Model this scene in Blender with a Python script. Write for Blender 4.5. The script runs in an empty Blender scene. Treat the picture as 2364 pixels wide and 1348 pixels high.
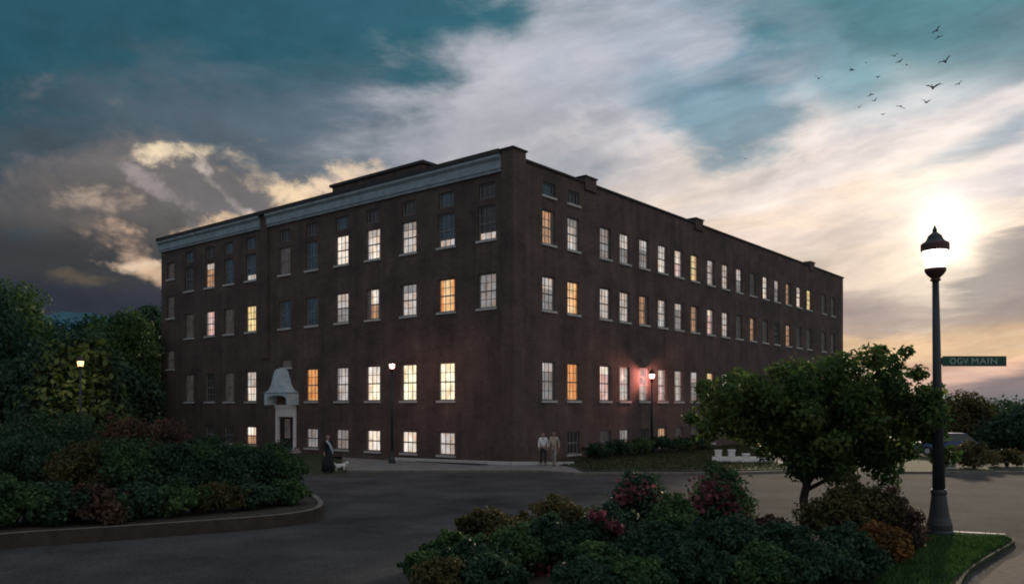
import bpy, bmesh, math, random
import numpy as np
from mathutils import Vector, Matrix

R = math.radians
SC = bpy.context.scene
COL = SC.collection
F = 1885.0          # focal length of the view in picture units (2364 wide)
CX, HY, CAMZ = 1182.0, 935.0, 3.4

# ------------------------------------------------------------------ helpers
def lin(c):
    return tuple(((v / 255) / 12.92 if v / 255 <= .04045 else ((v / 255 + .055) / 1.055) ** 2.4) for v in c)

def gp(px, py):
    """ground point seen at a picture position"""
    d = F * CAMZ / (py - HY)
    return ((px - CX) / F * d, d)

def at(px, d):
    return (px - CX) / F * d

def zz(py, d):
    return CAMZ + (HY - py) / F * d

def tag(o, label=None, cat=None, group=None, kind=None):
    if label: o['label'] = label
    if cat: o['category'] = cat
    if group: o['group'] = group
    if kind: o['kind'] = kind
    return o

def empty(name, loc, rz=0, label=None, cat=None, group=None):
    o = bpy.data.objects.new(name, None)
    o.empty_display_size = .2
    COL.objects.link(o)
    o.location = loc
    o.rotation_euler = (0, 0, rz)
    return tag(o, label, cat, group)

def link(name, me, mat, parent=None, smooth=False):
    o = bpy.data.objects.new(name, me)
    COL.objects.link(o)
    if mat is not None and not me.materials:
        me.materials.append(mat)
    if parent is not None:
        o.parent = parent
    if smooth:
        me.polygons.foreach_set('use_smooth', [True] * len(me.polygons))
    return o

class MB:
    """collects shapes and links them as one mesh object"""
    def __init__(s):
        s.v = []; s.f = []
    def quad(s, a, b, c, d):
        n = len(s.v); s.v += [a, b, c, d]; s.f.append((n, n + 1, n + 2, n + 3))
    def box(s, x0, x1, y0, y1, z0, z1):
        n = len(s.v)
        s.v += [(x, y, z) for z in (z0, z1) for (x, y) in ((x0, y0), (x1, y0), (x1, y1), (x0, y1))]
        for f in ((3, 2, 1, 0), (4, 5, 6, 7), (0, 1, 5, 4), (1, 2, 6, 5), (2, 3, 7, 6), (3, 0, 4, 7)):
            s.f.append(tuple(n + i for i in f))
        return s
    def lathe(s, prof, seg=20, c=(0, 0), cap=True):
        n = len(s.v)
        for (r, z) in prof:
            for i in range(seg):
                a = 2 * math.pi * i / seg
                s.v.append((c[0] + r * math.cos(a), c[1] + r * math.sin(a), z))
        for k in range(len(prof) - 1):
            for i in range(seg):
                j = (i + 1) % seg
                s.f.append((n + k * seg + i, n + k * seg + j, n + (k + 1) * seg + j, n + (k + 1) * seg + i))
        if cap:
            s.f.append(tuple(n + i for i in reversed(range(seg))))
            s.f.append(tuple(n + (len(prof) - 1) * seg + i for i in range(seg)))
        return s
    def tube(s, pts, rad, seg=8):
        n = len(s.v); pts = [Vector(p) for p in pts]
        for k, p in enumerate(pts):
            d = (pts[min(k + 1, len(pts) - 1)] - pts[max(k - 1, 0)]).normalized()
            a = d.cross(Vector((.3, .9, .1))).normalized(); b = d.cross(a)
            for i in range(seg):
                t = 2 * math.pi * i / seg
                s.v.append(tuple(p + (a * math.cos(t) + b * math.sin(t)) * rad[k]))
        for k in range(len(pts) - 1):
            for i in range(seg):
                j = (i + 1) % seg
                s.f.append((n + k * seg + i, n + k * seg + j, n + (k + 1) * seg + j, n + (k + 1) * seg + i))
        s.f.append(tuple(n + i for i in reversed(range(seg))))
        s.f.append(tuple(n + (len(pts) - 1) * seg + i for i in range(seg)))
        return s
    def prism(s, poly, z0, z1):
        n = len(s.v); m = len(poly)
        s.v += [(x, y, z0) for x, y in poly] + [(x, y, z1) for x, y in poly]
        s.f.append(tuple(n + m + i for i in range(m)))
        for i in range(m):
            j = (i + 1) % m
            s.f.append((n + i, n + j, n + m + j, n + m + i))
        return s
    def build(s, name, mat, parent=None, smooth=False, bevel=0):
        me = bpy.data.meshes.new(name)
        me.from_pydata(s.v, [], s.f)
        if bevel:
            bm = bmesh.new(); bm.from_mesh(me)
            bmesh.ops.bevel(bm, geom=list(bm.edges), offset=bevel, segments=2, affect='EDGES', clamp_overlap=True)
            bm.to_mesh(me); bm.free()
        me.update()
        return link(name, me, mat, parent, smooth)

# ------------------------------------------------------------------ materials
def mat(name, col, rough=.8, spec=.3, metal=0., noise=0., nscale=4., bump=0., bscale=30., col2=None, stretch=None):
    m = bpy.data.materials.new(name); m.use_nodes = True
    nt = m.node_tree; n = nt.nodes; b = n['Principled BSDF']
    b.inputs['Roughness'].default_value = rough
    b.inputs['Metallic'].default_value = metal
    b.inputs['Specular IOR Level'].default_value = spec
    b.inputs['Base Color'].default_value = (*col, 1)
    if noise or bump:
        tc = n.new('ShaderNodeTexCoord'); vec = tc.outputs['Object']
        if stretch:
            mp = n.new('ShaderNodeMapping'); mp.inputs['Scale'].default_value = stretch
            nt.links.new(vec, mp.inputs['Vector']); vec = mp.outputs['Vector']
    if noise:
        t = n.new('ShaderNodeTexNoise'); t.inputs['Scale'].default_value = nscale
        t.inputs['Detail'].default_value = 7; t.inputs['Roughness'].default_value = .65
        nt.links.new(vec, t.inputs['Vector'])
        r = n.new('ShaderNodeValToRGB')
        c2 = col2 or tuple(c * (1 + noise) for c in col)
        c1 = tuple(c * (1 - noise) for c in col)
        r.color_ramp.elements[0].position = .3; r.color_ramp.elements[0].color = (*c1, 1)
        r.color_ramp.elements[1].position = .7; r.color_ramp.elements[1].color = (*c2, 1)
        nt.links.new(t.outputs['Fac'], r.inputs['Fac'])
        nt.links.new(r.outputs['Color'], b.inputs['Base Color'])
    if bump:
        t2 = n.new('ShaderNodeTexNoise'); t2.inputs['Scale'].default_value = bscale
        t2.inputs['Detail'].default_value = 5
        nt.links.new(vec, t2.inputs['Vector'])
        bp = n.new('ShaderNodeBump'); bp.inputs['Strength'].default_value = bump
        bp.inputs['Distance'].default_value = .03
        nt.links.new(t2.outputs['Fac'], bp.inputs['Height'])
        nt.links.new(bp.outputs['Normal'], b.inputs['Normal'])
    return m

def leaf_mat(name, c_dark, c_mid, c_light, scale=1.2, trans=.35):
    m = bpy.data.materials.new(name); m.use_nodes = True
    nt = m.node_tree; n = nt.nodes; n.clear()
    out = n.new('ShaderNodeOutputMaterial')
    geo = n.new('ShaderNodeNewGeometry')
    tc = n.new('ShaderNodeTexCoord')
    t = n.new('ShaderNodeTexNoise'); t.inputs['Scale'].default_value = scale; t.inputs['Detail'].default_value = 3
    nt.links.new(tc.outputs['Object'], t.inputs['Vector'])
    mx = n.new('ShaderNodeMath'); mx.operation = 'MULTIPLY_ADD'
    mx.inputs[1].default_value = .55
    nt.links.new(geo.outputs['Random Per Island'], mx.inputs[0])
    ma = n.new('ShaderNodeMath'); ma.operation = 'MULTIPLY_ADD'
    ma.inputs[1].default_value = 1.5; ma.inputs[2].default_value = -.5
    nt.links.new(t.outputs['Fac'], ma.inputs[0]); nt.links.new(ma.outputs[0], mx.inputs[2])
    r = n.new('ShaderNodeValToRGB'); e = r.color_ramp.elements
    e[0].position = .1; e[0].color = (*c_dark, 1)
    e[1].position = .95; e[1].color = (*c_light, 1)
    q = e.new(.5); q.color = (*c_mid, 1)
    nt.links.new(mx.outputs[0], r.inputs['Fac'])
    d = n.new('ShaderNodeBsdfPrincipled'); d.inputs['Roughness'].default_value = .6
    d.inputs['Specular IOR Level'].default_value = .25
    tr = n.new('ShaderNodeBsdfTranslucent')
    nt.links.new(r.outputs['Color'], d.inputs['Base Color']); nt.links.new(r.outputs['Color'], tr.inputs['Color'])
    ms = n.new('ShaderNodeMixShader'); ms.inputs[0].default_value = trans
    nt.links.new(d.outputs[0], ms.inputs[1]); nt.links.new(tr.outputs[0], ms.inputs[2])
    nt.links.new(ms.outputs[0], out.inputs['Surface'])
    return m

def emit_mat(name, col, strength, var=0., vs=(3, 3, 1.2), rough=.25):
    m = bpy.data.materials.new(name); m.use_nodes = True
    nt = m.node_tree; n = nt.nodes; b = n['Principled BSDF']
    b.inputs['Base Color'].default_value = (.02, .02, .022, 1)
    b.inputs['Roughness'].default_value = rough
    b.inputs['Emission Color'].default_value = (*col, 1)
    b.inputs['Emission Strength'].default_value = strength
    if var:
        tc = n.new('ShaderNodeTexCoord')
        mp = n.new('ShaderNodeMapping'); mp.inputs['Scale'].default_value = vs
        nt.links.new(tc.outputs['Object'], mp.inputs['Vector'])
        t = n.new('ShaderNodeTexNoise'); t.inputs['Scale'].default_value = 1.; t.inputs['Detail'].default_value = 4
        nt.links.new(mp.outputs[0], t.inputs['Vector'])
        mr = n.new('ShaderNodeMapRange')
        mr.inputs['From Min'].default_value = .3; mr.inputs['From Max'].default_value = .7
        mr.inputs['To Min'].default_value = strength * (1 - var); mr.inputs['To Max'].default_value = strength * (1 + var)
        nt.links.new(t.outputs['Fac'], mr.inputs['Value'])
        nt.links.new(mr.outputs[0], b.inputs['Emission Strength'])
        r = n.new('ShaderNodeValToRGB')      # noise tints the glow, standing in for the rooms inside
        r.color_ramp.elements[0].position = .36; r.color_ramp.elements[0].color = (col[0], col[1] * .78, col[2] * .62, 1)
        r.color_ramp.elements[1].position = .58; r.color_ramp.elements[1].color = (*col, 1)
        sx = n.new('ShaderNodeSeparateColor'); nt.links.new(t.outputs['Color'], sx.inputs[0])
        nt.links.new(sx.outputs[1], r.inputs['Fac']); nt.links.new(r.outputs['Color'], b.inputs['Emission Color'])
    return m

def brick_mat():
    m = bpy.data.materials.new('brick'); m.use_nodes = True
    nt = m.node_tree; n = nt.nodes; b = n['Principled BSDF']; b.inputs['Roughness'].default_value = .9
    b.inputs['Specular IOR Level'].default_value = .2
    uv = n.new('ShaderNodeUVMap'); uv.uv_map = 'UVMap'
    br = n.new('ShaderNodeTexBrick'); br.inputs['Scale'].default_value = 1
    br.inputs['Brick Width'].default_value = .24; br.inputs['Row Height'].default_value = .082
    br.inputs['Mortar Size'].default_value = .009
    br.inputs['Color1'].default_value = (.118, .080, .068, 1)
    br.inputs['Color2'].default_value = (.075, .056, .050, 1)
    br.inputs['Mortar'].default_value = (.19, .155, .14, 1)
    nt.links.new(uv.outputs[0], br.inputs['Vector'])
    t = n.new('ShaderNodeTexNoise'); t.inputs['Scale'].default_value = .45; t.inputs['Detail'].default_value = 8
    t.inputs['Roughness'].default_value = .7
    nt.links.new(uv.outputs[0], t.inputs['Vector'])
    r = n.new('ShaderNodeValToRGB')
    r.color_ramp.elements[0].position = .3; r.color_ramp.elements[0].color = (.55, .55, .6, 1)
    r.color_ramp.elements[1].position = .7; r.color_ramp.elements[1].color = (1.3, 1.2, 1.15, 1)
    nt.links.new(t.outputs['Fac'], r.inputs['Fac'])
    mp = n.new('ShaderNodeMapping'); mp.inputs['Scale'].default_value = (1.6, .12, 1)
    nt.links.new(uv.outputs[0], mp.inputs['Vector'])
    t2 = n.new('ShaderNodeTexNoise'); t2.inputs['Scale'].default_value = 1.; t2.inputs['Detail'].default_value = 5
    nt.links.new(mp.outputs[0], t2.inputs['Vector'])
    r2 = n.new('ShaderNodeValToRGB')
    r2.color_ramp.elements[0].position = .35; r2.color_ramp.elements[0].color = (.86, .86, .86, 1)
    r2.color_ramp.elements[1].position = .65; r2.color_ramp.elements[1].color = (1.1, 1.1, 1.1, 1)
    nt.links.new(t2.outputs['Fac'], r2.inputs['Fac'])
    prev = br.outputs['Color']
    for rr in (r, r2):
        x = n.new('ShaderNodeMix'); x.data_type = 'RGBA'; x.blend_type = 'MULTIPLY'; x.inputs[0].default_value = 1
        nt.links.new(prev, x.inputs[6]); nt.links.new(rr.outputs['Color'], x.inputs[7]); prev = x.outputs[2]
    nt.links.new(prev, b.inputs['Base Color'])
    bp = n.new('ShaderNodeBump'); bp.inputs['Strength'].default_value = .4; bp.inputs['Distance'].default_value = .01
    nt.links.new(br.outputs['Fac'], bp.inputs['Height']); bp.invert = True
    nt.links.new(bp.outputs['Normal'], b.inputs['Normal'])
    return m

M = {}
M['brick'] = brick_mat()
M['cornice'] = mat('cornice_metal', (.31, .36, .385), .55, noise=.25, nscale=1.5)
M['coping'] = mat('coping_stone', (.05, .045, .045), .8, noise=.3)
M['roof'] = mat('roof_felt', (.04, .04, .042), .9, noise=.3)
M['stone'] = mat('pale_stone', (.5, .48, .46), .75, noise=.18, nscale=3)
M['frame'] = mat('window_paint', (.20, .195, .19), .55, noise=.1)
M['slate'] = mat('porch_slate', (.52, .64, .69), .6, noise=.2, nscale=3)
M['white'] = mat('white_paint', (.82, .77, .76), .5, noise=.1)
M['darkwood'] = mat('dark_door', (.03, .026, .025), .5, noise=.2)
M['iron'] = mat('black_iron', (.028, .034, .040), .45, .4, noise=.2)
M['rust'] = mat('copper_band', (.10, .045, .04), .5, noise=.25)
M['bark'] = mat('bark', (.055, .042, .034), .95, noise=.35, nscale=9, bump=.6, bscale=18)
M['soil'] = mat('bed_soil', (.045, .038, .03), .95, noise=.4, nscale=3, bump=.8, bscale=8)
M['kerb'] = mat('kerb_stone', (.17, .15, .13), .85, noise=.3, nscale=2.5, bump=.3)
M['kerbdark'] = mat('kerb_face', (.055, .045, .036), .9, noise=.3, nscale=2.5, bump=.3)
M['pave'] = mat('pavement', (.20, .19, .185), .85, noise=.3, nscale=1.2, bump=.3, bscale=12)
M['path'] = mat('gravel_path', (.12, .095, .08), .95, noise=.35, nscale=5, bump=.6, bscale=40)
M['grassbase'] = mat('grass_base', (.032, .042, .020), .95, noise=.45, nscale=1.5)
M['hill'] = mat('hill_haze_blue', (.05, .14, .18), 1, noise=.3, nscale=.01)  # blue of the distance haze put into the forest colour

# ------------------------------------------------------------------ camera
cam = bpy.data.cameras.new('camera')
cam.sensor_width = 36; cam.lens = 36 * F / 2364
cam.shift_y = (HY - 674) / 2364
cam.clip_end = 6000
co = bpy.data.objects.new('camera', cam); COL.objects.link(co)
co.location = (0, 0, CAMZ); co.rotation_euler = (R(90), 0, 0)
SC.camera = co
SC.view_settings.view_transform = 'Standard'
SC.view_settings.look = 'None'
SC.view_settings.exposure = 0
SC.view_settings.gamma = 1
SC.cycles.use_denoising = True
SC.cycles.max_bounces = 6
SC.cycles.sample_clamp_indirect = 4
SC.cycles.filter_width = 1.9

# ------------------------------------------------------------------ sky
SUN_AZ = math.atan((2185 - CX) / F)
SUN_EL = math.atan((HY - 525) / math.hypot(F, 2185 - CX))
SKY_K = .1

def build_world():
    w = bpy.data.worlds.new('World'); SC.world = w; w.use_nodes = True
    nt = w.node_tree; n = nt.nodes; n.clear(); L = nt.links.new
    out = n.new('ShaderNodeOutputWorld'); bg = n.new('ShaderNodeBackground')
    bg.inputs['Strength'].default_value = SKY_K
    L(bg.outputs[0], out.inputs[0])

    def m(op, a, b=None, c=None, clamp=False):
        q = n.new('ShaderNodeMath'); q.operation = op; q.use_clamp = clamp
        for i, v in enumerate((a, b, c)):
            if v is None: continue
            if isinstance(v, (int, float)): q.inputs[i].default_value = v
            else: L(v, q.inputs[i])
        return q.outputs[0]
    def mixc(f, a, b, mode='MIX'):
        q = n.new('ShaderNodeMix'); q.data_type = 'RGBA'; q.blend_type = mode; q.clamp_factor = True
        for s, v in ((0, f), (6, a), (7, b)):
            if isinstance(v, (int, float)): q.inputs[s].default_value = v
            elif isinstance(v, tuple): q.inputs[s].default_value = (*v, 1)
            else: L(v, q.inputs[s])
        return q.outputs[2]
    def sstep(v, a, b):
        q = n.new('ShaderNodeMapRange'); q.interpolation_type = 'SMOOTHSTEP'
        L(v, q.inputs[0]); q.inputs[1].default_value = a; q.inputs[2].default_value = b
        return q.outputs[0]

    tc = n.new('ShaderNodeTexCoord'); D = tc.outputs['Generated']
    sp = n.new('ShaderNodeSeparateXYZ'); L(D, sp.inputs[0])
    x, y, z = sp.outputs
    def noise(scale, detail, rough, dist=0., off=(0, 0, 0), stretch=(1, 1, 1), rot=(0, 0, 0)):
        mp = n.new('ShaderNodeMapping'); mp.inputs['Scale'].default_value = stretch
        mp.inputs['Location'].default_value = off; mp.inputs['Rotation'].default_value = rot
        L(D, mp.inputs[0])
        t = n.new('ShaderNodeTexNoise'); t.inputs['Scale'].default_value = scale
        t.inputs['Detail'].default_value = detail; t.inputs['Roughness'].default_value = rough
        t.inputs['Distortion'].default_value = dist
        L(mp.outputs[0], t.inputs['Vector'])
        return t.outputs['Fac'], t.outputs['Color']
    nw, _ = noise(5.5, 7, .56, .3, (3, 1, 2), (1, 1, 2.4))            # wisps
    nc, _ = noise(11, 9, .62, .3, (7, 3, 1), (1, 1, 1.5))          # heaped cloud
    ns, _ = noise(6, 8, .6, .6, (1, 9, 4), (1, 1, 6.5), (0, R(-14), 0))   # long streaks
    nf, _ = noise(26, 6, .65, .4, (5, 5, 5), (1, 1, 2.4))         # fine grain
    _, wc = noise(4.5, 4, .55, .0, (2, 8, 6))
    ws = n.new('ShaderNodeSeparateColor'); L(wc, ws.inputs[0])
    yy = m('MAXIMUM', y, .08)
    PX = m('MULTIPLY_ADD', m('DIVIDE', x, yy), F, CX)
    PY = m('MULTIPLY_ADD', m('DIVIDE', z, yy), -F, HY)
    wx = m('MULTIPLY_ADD', m('SUBTRACT', ws.outputs[0], .5), 170., PX)
    wy = m('MULTIPLY_ADD', m('SUBTRACT', ws.outputs[1], .5), 120., PY)

    _, wc2 = noise(15, 6, .6, .0, (4, 1, 9), (1, 1, 1.3))
    ws2 = n.new('ShaderNodeSeparateColor'); L(wc2, ws2.inputs[0])
    vx = m('MULTIPLY_ADD', m('SUBTRACT', ws2.outputs[0], .5), 150., PX)
    vy = m('MULTIPLY_ADD', m('SUBTRACT', ws2.outputs[1], .5), 120., PY)
    puff = sstep(nc, .40, .60)

    def blob(cx, cy, rx, ry, rot=0, k=.8, s=.35, field=None, warp=True):
        """soft-edged cloud patch, its edge broken up by a noise field"""
        a, b = (wx, wy) if warp else (vx, vy)
        u = m('SUBTRACT', a, float(cx)); v = m('SUBTRACT', b, float(cy))
        c, sn = math.cos(R(rot)), math.sin(R(rot))
        p = m('ADD', m('MULTIPLY', u, c / rx), m('MULTIPLY', v, sn / rx))
        q = m('ADD', m('MULTIPLY', u, -sn / ry), m('MULTIPLY', v, c / ry))
        r = m('SQRT', m('ADD', m('MULTIPLY', p, p), m('MULTIPLY', q, q)))
        e = m('SUBTRACT', 1., r)
        if field is not None:
            e = m('MULTIPLY_ADD', m('SUBTRACT', field, .5), k * 3, e)
        q_ = sstep(e, -s, s)
        return q_ if warp else m('MULTIPLY', q_, m('MULTIPLY_ADD', puff, .75, .25))

    # clear air: the physical sky, tinted towards the teal of the picture
    ni = n.new('ShaderNodeTexSky'); ni.sky_type = 'NISHITA'; ni.sun_disc = False
    ni.sun_elevation = SUN_EL; ni.sun_rotation = SUN_AZ
    ni.air_density = 1.3; ni.dust_density = 2.0; ni.ozone_density = 3.
    clear = mixc(1., ni.outputs[0], (.13, .30, .22), 'MULTIPLY')
    K = 1 / SKY_K
    def C(*rgb): return tuple(v * K for v in lin(rgb))
    lr = sstep(PX, 300, 2300)
    grad = mixc(lr, C(34, 80, 97), C(72, 140, 160))
    grad = mixc(m('MULTIPLY', nw, .6), grad, C(66, 106, 126))
    base = mixc(.82, clear, grad)
    back = m('MAXIMUM', sstep(y, .40, -.15), sstep(z, .56, .8))
    col = mixc(back, base, mixc(sstep(x, -.6, .8), C(138, 150, 164), C(186, 184, 184)))

    # (mask, colour, opacity)
    lay = [
        (blob(760, 330, 640, 140, -4, 1.1, .7, nw), (104, 114, 128), .7),
        (blob(360, 430, 480, 150, 6, .9, .7, nw), (92, 102, 110), .6),
        (blob(-20, 560, 460, 300, 0, .9, .8, nw), (62, 74, 82), .85),
        (blob(1420, 240, 470, 260, -20, 1.0, .55, nw), (198, 196, 204), .95),
        (blob(1180, 420, 460, 170, -10, .8, .6, nw), (166, 168, 176), .9),
        (blob(1620, 120, 330, 120, 10, 1.1, .5, nw), (170, 178, 192), .85),
        (blob(2080, 300, 620, 170, -10, .9, .6, nw), (190, 194, 202), .85),
        (blob(1880, 480, 860, 190, -6, .7, .5, nw), (238, 224, 220), .95),
        (blob(1560, 420, 360, 90, -22, .9, .5, nw), (226, 214, 206), .9),
        (blob(2050, 650, 900, 230, 0, .6, .5, nw), (230, 208, 188), .95),
        (blob(1715, 265, 95, 130, 35, 2.2, .7, nw), (92, 138, 158), .85),
        (blob(1580, 215, 80, 45, 20, 2.2, .8, nw), (120, 152, 170), .6),
        (blob(2080, 60, 420, 90, 8, .8, .6, nw), (60, 116, 132), .8),
        (blob(1950, 170, 120, 70, 20, .8, .6, nw), (96, 148, 164), .7),
        (blob(2220, 262, 300, 26, -22, 1.0, .6, ns), (214, 206, 206), .85),
        (blob(2320, 300, 220, 28, -24, .9, .6, ns), (128, 158, 176), .7),
        (blob(2330, 400, 260, 40, -18, .9, .6, ns), (168, 166, 182), .55),
        (blob(1900, 400, 420, 30, -18, 1.2, .6, ns), (232, 220, 214), .7),
        (blob(1750, 560, 460, 30, -8, 1.2, .6, ns), (205, 190, 186), .6),
        (blob(2000, 700, 260, 30, 4, 1.2, .6, ns), (176, 158, 152), .75),
        (blob(2360, 600, 190, 80, -34, 1.0, .5, ns), (112, 108, 114), .92),
        (blob(2300, 720, 240, 40, -12, 1.1, .5, ns), (140, 126, 124), .85),
        (blob(2120, 800, 480, 60, 0, .8, .6, ns), (226, 184, 138), .85),
        (blob(2030, 735, 130, 34, 4, 1.2, .6, ns), (164, 146, 144), .75),
        (blob(2260, 870, 330, 36, -3, 1.1, .5, ns), (206, 160, 142), .8),
        (blob(2380, 905, 250, 56, -12, .8, .5, ns), (98, 92, 102), .9),
        # heaped clouds low on the left, cream rims over grey bodies
        (blob(470, 480, 330, 120, 12, .9, .35, nc), (116, 110, 110), .9),
        (blob(200, 500, 230, 90, 0, .9, .4, nc), (100, 95, 94), .85),
        (blob(250, 600, 300, 100, 4, .9, .4, nc), (78, 76, 76), .85),
        (blob(80, 640, 330, 110, 0, .7, .5, nc), (58, 60, 64), .9),
        (blob(437, 352, 92, 19, -3, 1.7, .7, nc, False), (238, 216, 184), .95),
        (blob(608, 416, 118, 20, 29, 1.7, .7, nc, False), (232, 208, 178), .95),
        (blob(672, 456, 66, 28, 20, 1.7, .7, nc, False), (244, 216, 178), .95),
        (blob(810, 412, 76, 24, -10, 1.7, .7, nc, False), (242, 214, 184), .95),
        (blob(520, 445, 78, 11, 42, 1.7, .7, nc, False), (196, 184, 174), .8),
        (blob(370, 436, 70, 14, 24, 1.7, .7, nc, False), (158, 148, 146), .8),
        (blob(205, 468, 74, 26, 2, 1.7, .7, nc, False), (196, 174, 154), .85),
        (blob(210, 520, 60, 26, 20, 1.7, .7, nc, False), (170, 148, 130), .8),
        (blob(286, 558, 56, 22, 40, 1.7, .7, nc, False), (204, 172, 148), .85),
        (blob(455, 520, 74, 16, -16, 1.7, .7, nc, False), (230, 198, 164), .9),
        (blob(330, 612, 64, 12, 8, 1.7, .7, nc, False), (226, 198, 170), .9),
        (blob(345, 640, 34, 14, 20, 1.7, .7, nc, False), (214, 180, 150), .8),
        (blob(160, 640, 60, 16, 0, 1.7, .7, nc, False), (104, 92, 76), .7),
        (blob(50, 225, 44, 26, 14, 1.7, .7, nc, False), (104, 104, 110), .6),
        (blob(150, 700, 460, 46, 0, .4, .6, nc), (46, 50, 62), .9),
    ]
    for msk, c, op in lay:
        col = mixc(m('MULTIPLY', msk, op), col, C(*c))
    # grain of thin cloud everywhere
    g = m('MULTIPLY_ADD', m('SUBTRACT', nf, .5), .26, 1.)
    g2 = m('MULTIPLY_ADD', m('SUBTRACT', nw, .5), .32, 1.03)
    g3 = m('MULTIPLY_ADD', m('MULTIPLY', m('SUBTRACT', nc, .5), sstep(PX, 1500, 300)), .7, 1.)
    gg = m('MULTIPLY', m('MULTIPLY', g, g2), g3)
    gc = n.new('ShaderNodeCombineColor'); [L(gg, gc.inputs[i]) for i in range(3)]
    col = mixc(1., col, gc.outputs[0], 'MULTIPLY')
    # long streaks of high cloud rising to the right
    ca, sa = math.cos(R(-17)), math.sin(R(-17))
    su = m('ADD', m('MULTIPLY', wx, ca), m('MULTIPLY', wy, sa)); sv = m('ADD', m('MULTIPLY', wx, -sa), m('MULTIPLY', wy, ca))
    sc_ = n.new('ShaderNodeCombineXYZ'); L(m('MULTIPLY', su, .0022), sc_.inputs[0]); L(m('MULTIPLY', sv, .013), sc_.inputs[1]); L(m('MULTIPLY', nw, 1.5), sc_.inputs[2])
    st = n.new('ShaderNodeTexNoise'); st.inputs['Scale'].default_value = 1.; st.inputs['Detail'].default_value = 6; st.inputs['Roughness'].default_value = .6
    L(sc_.outputs[0], st.inputs['Vector'])
    sm_ = m('MULTIPLY', sstep(PX, 900, 1700), m('GREATER_THAN', y, .1))
    sk = m('MULTIPLY_ADD', m('MULTIPLY', m('SUBTRACT', st.outputs['Fac'], .5), sm_), 1.35, .98)
    sgc = n.new('ShaderNodeCombineColor'); L(sk, sgc.inputs[0]); L(m('POWER', sk, .92), sgc.inputs[1]); L(m('POWER', sk, .8), sgc.inputs[2])
    col = mixc(1., col, sgc.outputs[0], 'MULTIPLY')
    # the sun burning through thin cloud
    def halo(rad, amp, rgb, pw=1.):
        u = m('SUBTRACT', PX, 2180.); v = m('SUBTRACT', PY, 520.)
        r2 = m('ADD', m('MULTIPLY', u, u), m('MULTIPLY', m('MULTIPLY', v, v), .9))
        e = m('EXPONENT', m('MULTIPLY', m('POWER', m('DIVIDE', r2, rad * rad), pw), -1.))
        e = m('MULTIPLY', e, m('MULTIPLY', amp * K, m('GREATER_THAN', y, .02)))
        q = n.new('ShaderNodeCombineColor')
        for i in range(3): L(m('MULTIPLY', e, rgb[i]), q.inputs[i])
        return q.outputs[0]
    for a in (halo(62, .65, (1, .96, .86)), halo(165, .30, (1, .88, .64)), halo(480, .12, (1, .82, .62))):
        col = mixc(1., col, a, 'ADD')
    L(col, bg.inputs['Color'])
    w.cycles.sampling_method = 'MANUAL'; w.cycles.sample_map_resolution = 1024
build_world()

sun = bpy.data.lights.new('sun', 'SUN'); sun.energy = 2.6; sun.angle = R(3); sun.color = (1, .80, .58)
so = bpy.data.objects.new('sun', sun); COL.objects.link(so)
sd = Vector((math.sin(SUN_AZ) * math.cos(SUN_EL), math.cos(SUN_AZ) * math.cos(SUN_EL), math.sin(SUN_EL)))
so.rotation_euler = sd.to_track_quat('Z', 'Y').to_euler()
so.location = sd * 80

# ------------------------------------------------------------------ ground
def sheet(name, poly, z, mt, zb=None, cat=None):
    mb = MB()
    if zb is None:
        mb.v = [(x, y, z) for x, y in poly]; mb.f = [tuple(range(len(poly)))]
    else:
        mb.prism(poly, zb, z)
    o = mb.build(name, mt)
    tag(o, kind='structure')
    return o

def ground_mat():
    m = mat('asphalt', (.070, .068, .070), .97, .08, noise=.5, nscale=.3, bump=.6, bscale=45)
    nt = m.node_tree; n = nt.nodes; b = n['Principled BSDF']
    src = b.inputs['Base Color'].links[0].from_socket
    tc = n.new('ShaderNodeTexCoord')
    t = n.new('ShaderNodeTexNoise'); t.inputs['Scale'].default_value = 14; t.inputs['Detail'].default_value = 6
    t.inputs['Roughness'].default_value = .8
    nt.links.new(tc.outputs['Object'], t.inputs['Vector'])
    r = n.new('ShaderNodeValToRGB')
    r.color_ramp.elements[0].position = .3; r.color_ramp.elements[0].color = (.4, .4, .4, 1)
    r.color_ramp.elements[1].position = .72; r.color_ramp.elements[1].color = (1.7, 1.68, 1.65, 1)
    nt.links.new(t.outputs['Fac'], r.inputs['Fac'])
    v = n.new('ShaderNodeTexVoronoi'); v.feature = 'DISTANCE_TO_EDGE'; v.inputs['Scale'].default_value = .16
    wn = n.new('ShaderNodeTexNoise'); wn.inputs['Scale'].default_value = 1.2; wn.inputs['Detail'].default_value = 5
    nt.links.new(tc.outputs['Object'], wn.inputs['Vector'])
    ad = n.new('ShaderNodeVectorMath'); ad.operation = 'ADD'
    nt.links.new(tc.outputs['Object'], ad.inputs[0]); nt.links.new(wn.outputs['Color'], ad.inputs[1])
    nt.links.new(ad.outputs[0], v.inputs['Vector'])
    r2 = n.new('ShaderNodeValToRGB')
    r2.color_ramp.elements[0].position = .002; r2.color_ramp.elements[0].color = (.8, .8, .8, 1)
    r2.color_ramp.elements[1].position = .009; r2.color_ramp.elements[1].color = (1, 1, 1, 1)
    nt.links.new(v.outputs['Distance'], r2.inputs['Fac'])
    prev = src
    for rr in (r, r2):
        x = n.new('ShaderNodeMix'); x.data_type = 'RGBA'; x.blend_type = 'MULTIPLY'; x.inputs[0].default_value = 1
        nt.links.new(prev, x.inputs[6]); nt.links.new(rr.outputs['Color'], x.inputs[7]); prev = x.outputs[2]
    nt.links.new(prev, b.inputs['Base Color'])
    return m
M['asphalt'] = ground_mat()
sheet('ground', [(-3000, -300), (3000, -300), (3000, 3500), (-3000, 3500)], 0, M['grassbase'])
sheet('road', [(-60, -20), (70, -20), (70, 40.6), (17, 40.6), (-17, 40.6), (-24, 44), (-60, 44)], .006, M['asphalt'])

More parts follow.
